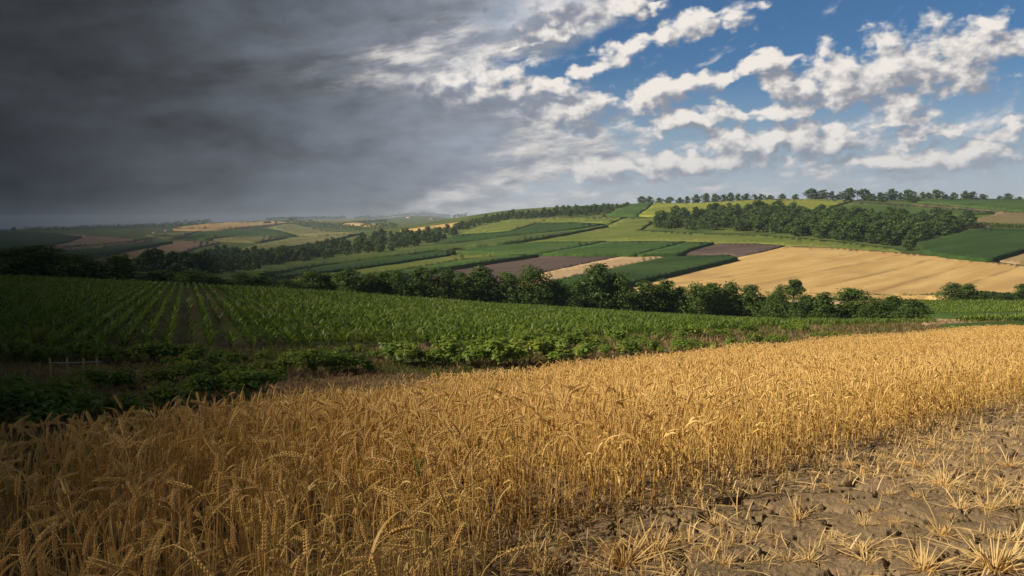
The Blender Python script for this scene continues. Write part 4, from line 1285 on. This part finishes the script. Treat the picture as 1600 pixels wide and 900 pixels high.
# trees along the skyline at right: (where, foot, top, width)
RIDGE = [(1003, 314, 307, 14), (1016, 314, 307.5, 14), (1030, 313.5, 309, 12), (1046, 313, 308, 14), (1062, 313, 309, 12), (1074, 312.5, 307, 10), (1088, 312, 304.5, 14), (1103, 312, 302, 13), (1117, 311.5, 303, 12), (1130, 311.5, 304, 12), (1141, 311, 301.5, 13), (1154, 311, 303, 12), (1166, 311, 302.5, 13), (1179, 311, 304, 11), (1190, 311, 303.5, 12), (1203, 311, 305, 11), (1222, 311, 303, 12), (1243, 311, 303.5, 10), (1268, 310.5, 295.5, 20), (1285, 310.5, 297, 17), (1300, 310.5, 299, 11), (1310, 310.5, 304, 9), (1326, 313, 294, 25), (1350, 313, 296, 22), (1362, 314, 303, 14), (1375, 313, 301, 15), (1393, 313, 296, 19), (1406, 312, 301, 10), (1419, 313, 297, 20), (1428, 316, 306, 16), (1380, 316, 307, 15), (1440, 311, 300.5, 11), (1450, 311, 301, 11), (1463, 311, 297, 18), (1478, 311, 304, 11), (1490, 311, 301, 11), (1508, 311, 299, 13), (1519, 311, 299.5, 15), (1535, 311, 303.5, 13), (1562, 311.5, 306, 8), (1575, 311.5, 302.5, 14), (1592, 312, 307.5, 10)]

WOOD_R = [(1018, 357), (1030, 349), (1060, 341), (1110, 335), (1150, 330), (1195, 330), (1240, 334), (1280, 340), (1330, 344), (1400, 345), (1460, 347), (1522, 350), (1524, 356), (1495, 364), (1450, 372), (1425, 386), (1400, 386), (1340, 379), (1270, 371), (1200, 364), (1100, 360)]
WOOD_L = [(215, 424), (300, 406), (340, 393), (400, 398), (463, 392), (507, 386), (560, 374), (600, 371), (650, 368), (700, 362), (722, 362), (700, 375), (672, 383), (600, 394), (487, 406), (405, 420), (350, 428), (300, 434), (225, 438)]
WOOD_U = [(712, 356), (760, 343), (800, 337), (850, 333), (900, 328), (960, 325), (988, 322), (970, 328), (948, 335), (890, 338), (840, 341), (790, 345), (750, 352), (720, 362)]

def inside(poly, x, y):
    r = False
    for a, b in zip(poly, poly[1:] + poly[:1]):
        if (a[1] > y) != (b[1] > y) and x < (b[0] - a[0]) * (y - a[1]) / (b[1] - a[1]) + a[0]: r = not r
    return r

def build_trees():
    rng = np.random.default_rng(77)
    protos = []
    for k in range(8):
        t, w = tree_mesh(rng, 1.0, (.95, .8, 1.05, .85, .7, .9, 1.0, .75)[k], 34, 100, .030, M_OAK, .05, True, 1 if k == 4 else 0)
        protos.append((t.mesh('crown', [M_OAK], False), w.mesh('trunk', [M_BARK])))
    tl, wl = tree_mesh(rng, 1.0, .72, 16, 130, .038, M_OAK, .42, True)
    lone = (tl.mesh('crown', [M_OAK], False), wl.mesh('trunk', [M_BARK]))
    pw = [.95, .8, 1.05, .85, .7, .9, 1.0, .75]
    for i, (px, v, top, wd, words) in enumerate(ROW):
        q = hit([px], [v], 0, 80)[0]
        if v > 480 or px < 1000: 
            yf = float(np.interp((px - 800) / F, MF_T, MF_Y))
            if v > 473 or px < 700 or (700 <= px < 1000):
                Y = yf + rng.uniform(3.5, 9)
                q = np.array([(px - 800) / F * Y, Y, float(terr((px - 800) / F * Y, Y))])
        Y = q[1]
        ztop = CZ + Y * ray(px, top)[1]
        H = float(ztop - q[2]) * 1.12
        W = wd / F * Y * 1.38
        k = i % 8
        c, w = lone if px == 1240 else protos[k]
        e = link('tree', None, None, q)
        s = W / (.72 if px == 1240 else pw[k])
        e.scale = (s, s, H); e.rotation_euler.z = rng.uniform(0, 6.28)
        link('crown', c, e); link('trunk', w, e)
        tag(e, words, 'tree', 'trees and bushes along the valley bottom')
    # skyline trees
    rp = []
    for k in range(5):
        t, w = tree_mesh(rng, 1.0, 1.0, 18, 62, .058, M_WOOD_LEAF, .01, True)
        rp.append((t.mesh('crown', [M_WOOD_LEAF], False), w.mesh('trunk', [M_BARK])))
    for i, (px, v, top, wd) in enumerate(RIDGE):
        q = hit([px], [v], 0, 300)[0]; Y = q[1]
        H = max(2.0, float(CZ + Y * ray(px, top)[1] - q[2])) * 1.03; W = wd / F * Y * 1.25
        c, w = rp[i % 5]
        e = link('ridge_tree', None, None, q)
        e.scale = (W, W, H); e.rotation_euler.z = rng.uniform(0, 6.28)
        link('crown', c, e); link('trunk', w, e)
        size = 'large' if 313 - top > 15 else 'middling' if 313 - top > 10 else 'small'
        where = ('left end of the ridge row' if px < 1080 else 'close row on the ridge, left part' if px < 1150 else 'close row on the ridge, right part' if px < 1210 else
                 'gap on the ridge right of the close row' if px < 1250 else 'pair on the ridge left of the biggest tree' if px < 1315 else 'clump of the biggest tree on the ridge' if px < 1385 else 'ridge clump right of the biggest tree' if px < 1435 else
                 'scattered ridge trees towards the right' if px < 1500 else 'right end of the ridge')
        tag(e, f'{size} dark round tree on the skyline, {where}', 'tree', f'trees on the skyline: {size}, {where}')
    # woods on the slopes
    wp = []
    for k in range(8):
        t, w = tree_mesh(rng, 1.0, .95, 14, 44, .072, M_WOOD_LEAF, .06, True)
        wp.append((t.mesh('crown', [M_WOOD_LEAF], False), w.mesh('trunk', [M_BARK])))
    def wood(name, poly, n, hmin, hmax, words, ymin, group):
        xs = [p[0] for p in poly]; ys = [p[1] for p in poly]
        got = []; tries = 0
        while len(got) < n and tries < n * 60:
            tries += 1
            x, y = rng.uniform(min(xs), max(xs)), rng.uniform(min(ys), max(ys))
            if inside(poly, x, y) and all((x - a) ** 2 + (2.2 * (y - b)) ** 2 > 36 for a, b in got): got.append((x, y))
        for x, y in got:
            q = hit([x], [y], 0, ymin)[0]
            H = rng.uniform(hmin, hmax); W = H * rng.uniform(1.0, 1.4)
            c, w = wp[int(rng.integers(0, 8))]
            e = link(name, c, None, q); e.scale = (W, W, H); e.rotation_euler.z = rng.uniform(0, 6.28)
            tag(e, words(x, y, H), 'tree', group)
        print(name, len(got))
    wood('hillside_tree', WOOD_R, 290, 4.5, 11.5, lambda x, y, h: 'leafy tree in the mass of the wood on the right-hand hillside', 330, 'trees of the right-hand hillside wood')
    wood('valley_tree', WOOD_L, 230, 4.5, 9, lambda x, y, h: 'leafy tree in the belt of woodland in the valley on the left', 300, 'trees of the valley woodland on the left')
    wood('slope_tree', WOOD_U, 190, 4, 7.5, lambda x, y, h: 'leafy tree in the narrow wood climbing to the skyline in the centre', 500, 'trees of the wood below the central skyline')
    # single trees and hedges further off
    for px, v, hp, wd, words in ((1418, 391, 16, 20, 'round tree alone at the lower right corner of the hillside wood'), (22, 361, 6.5, 10, 'lone round tree on the dark field at the far left skyline'),
                                 (944, 340, 5, 8, 'single small tree on the meadow edge in the centre'), (1035, 335, 5, 8, 'small tree where the yellow meadow meets the wood'),
                                 (415, 350.5, 5, 8, 'tree pair on the pale hilltop field, left one'), (420, 350.5, 5.5, 8, 'tree pair on the pale hilltop field, right one'), (321, 359, 4.5, 6, 'single tree on the far golden field at left'),
                                 (850, 346.5, 4, 7, 'tiny tree on the meadow left of centre')):
        q = hit([px], [v], 0, 300)[0]; Y = q[1]
        e = link('field_tree', None, None, q); c, w = rp[int(px) % 5]
        e.scale = (wd / F * Y, wd / F * Y, hp / F * Y)
        link('crown', c, e); link('trunk', w, e); tag(e, words, 'tree', None)

def build_hedges():
    """hedges: each one long thing of leaf clumps; far woods: leafy masses nobody could count"""
    rng = np.random.default_rng(4)
    def strip(name, mat, pts, hp, n, label, cat, kind=None, ymin=118, size=None, depth=.5):
        pts = np.array(pts, float); V, Q, A = [], [], []
        L = np.concatenate([[0], np.cumsum(np.hypot(np.diff(pts[:, 0]), np.diff(pts[:, 1]) * 3))])
        f = rng.random(n)
        px = np.interp(f * L[-1], L, pts[:, 0]); v = np.interp(f * L[-1], L, pts[:, 1]) + rng.uniform(-depth, depth, n)
        k = np.linspace(0, 1, 40)
        H0 = hit(np.interp(k * L[-1], L, pts[:, 0]), np.interp(k * L[-1], L, pts[:, 1]), 0, ymin)
        Y = np.interp(f, k, H0[:, 1]); X = np.interp(f, k, H0[:, 0])
        Y = Y * (1 + rng.normal(size=n) * .004); X = X + rng.normal(size=n) * .4
        h = hp / F * Y
        top = h * (.55 + .9 * fbm(px / 5, v * 0, 3, 7))
        z = terr(X, Y) + rng.random(n) ** .7 * top
        C = np.stack([X, Y, z], 1)
        up = rng.normal(size=(n, 3)) * .6 + [0, 0, .5]; up[:, 1] -= .35; up /= np.linalg.norm(up, axis=1)[:, None]
        ax = np.cross(up, rng.normal(size=(n, 3))); ax /= np.linalg.norm(ax, axis=1)[:, None]; b = np.cross(up, ax)
        S_ = ((size or .16) * h * rng.uniform(.6, 1.3, n))[:, None]
        V = np.stack([C - ax * S_, C - b * S_ * .6, C + ax * S_, C + b * S_ * .6], 1).reshape(-1, 3)
        Q = np.arange(n * 4).reshape(-1, 4)
        o = link(name, np_mesh(name, V, [Q], False, {'part': np.repeat(rng.random(n), 4), 'var': np.zeros(n * 4)}, [mat]))
        tag(o, label, cat, None, kind)
    W = M_WOOD_LEAF
    strip('hedge', W, [(1195, 462), (1300, 464.5), (1400, 466.5), (1480, 466)], 6, 3500, 'long low hedge along the foot of the golden field', 'hedge')
    strip('hedge', W, [(1520, 471), (1560, 472), (1620, 472)], 14, 2600, 'thick dark hedge at the right edge below the golden field', 'hedge')
    strip('hedge', W, [(693, 383), (740, 376), (800, 368.5), (860, 362), (910, 357), (947, 350)], 2.4, 1500, 'thin dark hedge line along the lower edge of the dark central field', 'hedge')
    strip('hedge', W, [(950, 338), (985, 337), (1030, 337.5)], 2.2, 600, 'thin hedge below the upper green field in the centre', 'hedge')
    strip('hedge', W, [(1523, 355), (1560, 356), (1620, 357)], 7, 1600, 'hedge above the large dark green field at the right', 'hedge')
    strip('hedge', W, [(1420, 319), (1480, 323), (1540, 329), (1620, 332)], 2.5, 900, 'thin hedge beside the fallow strip near the right skyline', 'hedge')
    strip('hedge', W, [(400, 380), (440, 373.5), (470, 368), (490, 366)], 3.5, 700, 'dark hedge between the olive fields at the left', 'hedge', ymin=600)
    strip('hedge', W, [(100, 390), (150, 387), (200, 381.5), (240, 377)], 6, 1500, 'dark tree belt below the brown field at the far left', 'hedge', ymin=600)
    strip('hedge', W, [(275, 360), (320, 360), (370, 357.5), (420, 353.5)], 3.2, 900, 'dotted hedge along the foot of the far golden field', 'hedge', ymin=600)
    strip('far_wood', W, [(415, 341.5), (450, 341), (500, 340.5), (540, 340.5)], 4.6, 1800, 'flat dark far wood on the skyline left of centre', 'wood', 'stuff', 600, .14)
    strip('far_wood', W, [(555, 340.2), (620, 338.5), (680, 337), (730, 337)], 5, 2600, 'blue-dark far wood on the skyline left of the central slope', 'wood', 'stuff', 600, .12, .3)
    strip('far_wood', W, [(40, 362), (100, 361), (170, 358), (260, 355), (330, 350)], 7, 3800, 'dark far wood along the skyline at the left', 'wood', 'stuff', 600, .12, 1.5)
    strip('far_wood', W, [(450, 350), (480, 353.5), (520, 358), (560, 361), (620, 357)], 9, 4200, 'bluish wood in the far valley left of centre', 'wood', 'stuff', 600, .1, 2)
    strip('far_wood', W, [(240, 371), (280, 374), (320, 373), (290, 377)], 6, 1500, 'dark clump of far trees between brown and olive fields', 'wood', 'stuff', 600, .14, 1)

def build_fence():
    """four stakes and a rail among the beans"""
    q0 = hit([80], [597], 0, 6)[0]; q1 = hit([156], [595], 0, 6)[0]
    e = link('stake_fence', None, None, q0)
    m = plain_mat('weathered_wood', (.34, .22, .10), (.46, .31, .15), 20, .8, 0, .3)
    m2 = plain_mat('grey_rail', (.34, .31, .25), (.42, .39, .32), 20, .6)
    hh = 38 / F * q0[1]
    for i, f in enumerate((0, .34, .67, .95)):
        p = q0 + (q1 - q0) * f; z = float(terr(p[0], p[1]))
        t = Tpl(); x = p[0] - q0[0]; y = p[1] - q0[1]; z -= q0[2]
        h = hh * (1.0, .99, .97, .96)[i]; r = .024
        t.tube([[x, y, z - .25], [x + .004, y, z + h * .5], [x + .01 * (i - 1.5), y, z + h]], [r, r * .95, r * .85], 6)
        link('stake', t.mesh('stake', [m], False), e)
    t = Tpl()
    a = np.array([.02, -.03, hh * .82]); b = q1 - q0 + [.06, -.03, hh * .84]
    t.tube([a, (a + b) / 2 - [0, 0, .01], b], [.013, .013, .013], 6)
    link('rail', t.mesh('rail', [m2], False), e)
    tag(e, 'little fence of four wooden stakes with a thin rail among the beans', 'fence')

def build_houses():
    rng = np.random.default_rng(3)
    wm = plain_mat('whitewash', (.55, .54, .50), (.66, .64, .60), .4); rm = plain_mat('roof_tile', (.20, .10, .07), (.27, .14, .09), .6)
    dm = plain_mat('dark_opening', (.03, .03, .03), (.05, .05, .05), .6)
    for i, (px, v, words) in enumerate(((243, 364, 'pale little farmhouse left of the olive field in the far village'), (262, 361, 'white farmhouse at the left end of the far village row'), (280, 359.6, 'white house in the middle of the far village row'), (300, 358.6, 'white house at the right end of the far village row'), (640, 340.5, 'pale house in the distant village below the blue wood'), (676, 343, 'pale house right in the distant village below the blue wood'))):
        q = hit([px], [v], 0, 600)[0]; Y = q[1]
        k = Y / 2400.
        e = link('farmhouse', None, None, q); e.rotation_euler.z = rng.uniform(-.6, .6)
        L, D, H = 9 * k, 5 * k, 3.2 * k
        t = Tpl(); t.add([(-L, -D, -2), (L, -D, -2), (L, D, -2), (-L, D, -2), (-L, -D, H), (L, -D, H), (L, D, H), (-L, D, H), (-L, 0, H + 2.6 * k), (L, 0, H + 2.6 * k)],
                         [(0, 1, 5, 4), (1, 2, 6, 5), (2, 3, 7, 6), (3, 0, 4, 7)], [(5, 6, 9), (7, 4, 8)])
        link('wall', t.mesh('wall', [wm], False), e)
        t = Tpl(); o = .5 * k
        t.add([(-L - o, -D - o, H - .3 * k), (L + o, -D - o, H - .3 * k), (L + o, 0, H + 2.9 * k), (-L - o, 0, H + 2.9 * k), (L + o, D + o, H - .3 * k), (-L - o, D + o, H - .3 * k)], [(0, 1, 2, 3), (3, 2, 4, 5)])
        link('roof', t.mesh('roof', [rm], False), e)
        for wx in (-.55, .05, .6):
            t = Tpl(); t.add([(wx * L - .7, -D - .03, .9 * k), (wx * L + .7, -D - .03, .9 * k), (wx * L + .7, -D - .03, 2.3 * k), (wx * L - .7, -D - .03, 2.3 * k)], [(0, 1, 2, 3)])
            link('window', t.mesh('window', [dm], False), e)
        tag(e, words, 'house')

def build_side_crop():
    rng = np.random.default_rng(29)
    tp = [maize_tpl(rng, 2) for _ in range(8)]
    d = np.array([.9, .43]); nr = np.array([-.43, .9])
    R, U = np.meshgrid(np.arange(-260, 260) * 1.0, np.arange(-60, 320, .42), indexing='ij')
    X = (R * nr[0] + U * d[0]).ravel(); Y = (R * nr[1] + U * d[1]).ravel()
    t = X / np.maximum(Y, 1)
    k = (t > .46) & (t < .76) & (Y > 90) & (Y < 215)
    X, Y, t = X[k], Y[k], t[k]
    z = terr(X, Y); px = 800 + F * t
    v = 450 - F * np.tan(np.arctan2(z - CZ, Y) + TH)
    lo = np.interp(px, [1385, 1455, 1500, 1600, 1720], [495, 494.5, 495, 492.3, 491.5]); hi = np.interp(px, [1385, 1440, 1600, 1720], [476, 472.9, 474.2, 474.2])
    lo2 = np.interp(px, [1472, 1500, 1600, 1720], [507, 511, 509, 508]); hi2 = np.interp(px, [1472, 1540, 1600, 1720], [507, 503.6, 501.6, 500.6])
    k = ((v < lo) & (v > hi)) | ((v < lo2) & (v > hi2))
    X, Y, z = X[k], Y[k], z[k]; n = len(X)
    X = X + rng.normal(size=n) * .08; Y = Y + rng.normal(size=n) * .08
    v_, (q, tt), at = scatter(tp, rng.integers(0, 8, n), np.stack([X, Y, z + .15], 1), rng.uniform(0, 6.28, n), rng.uniform(1.1, 1.8, n), None, rng.random(n))
    o = link('vegetable_crop', np_mesh('vegetable_crop', v_, [q] + ([tt] if len(tt) else []), True, at, [M_BEAN]))
    tag(o, 'dark green rows of low crop beyond the sandy track at the right', 'crop', kind='stuff')

build_side_crop()
build_maize(); build_beans(); build_strip_grass(); build_trees(); build_hedges(); build_fence(); build_houses()
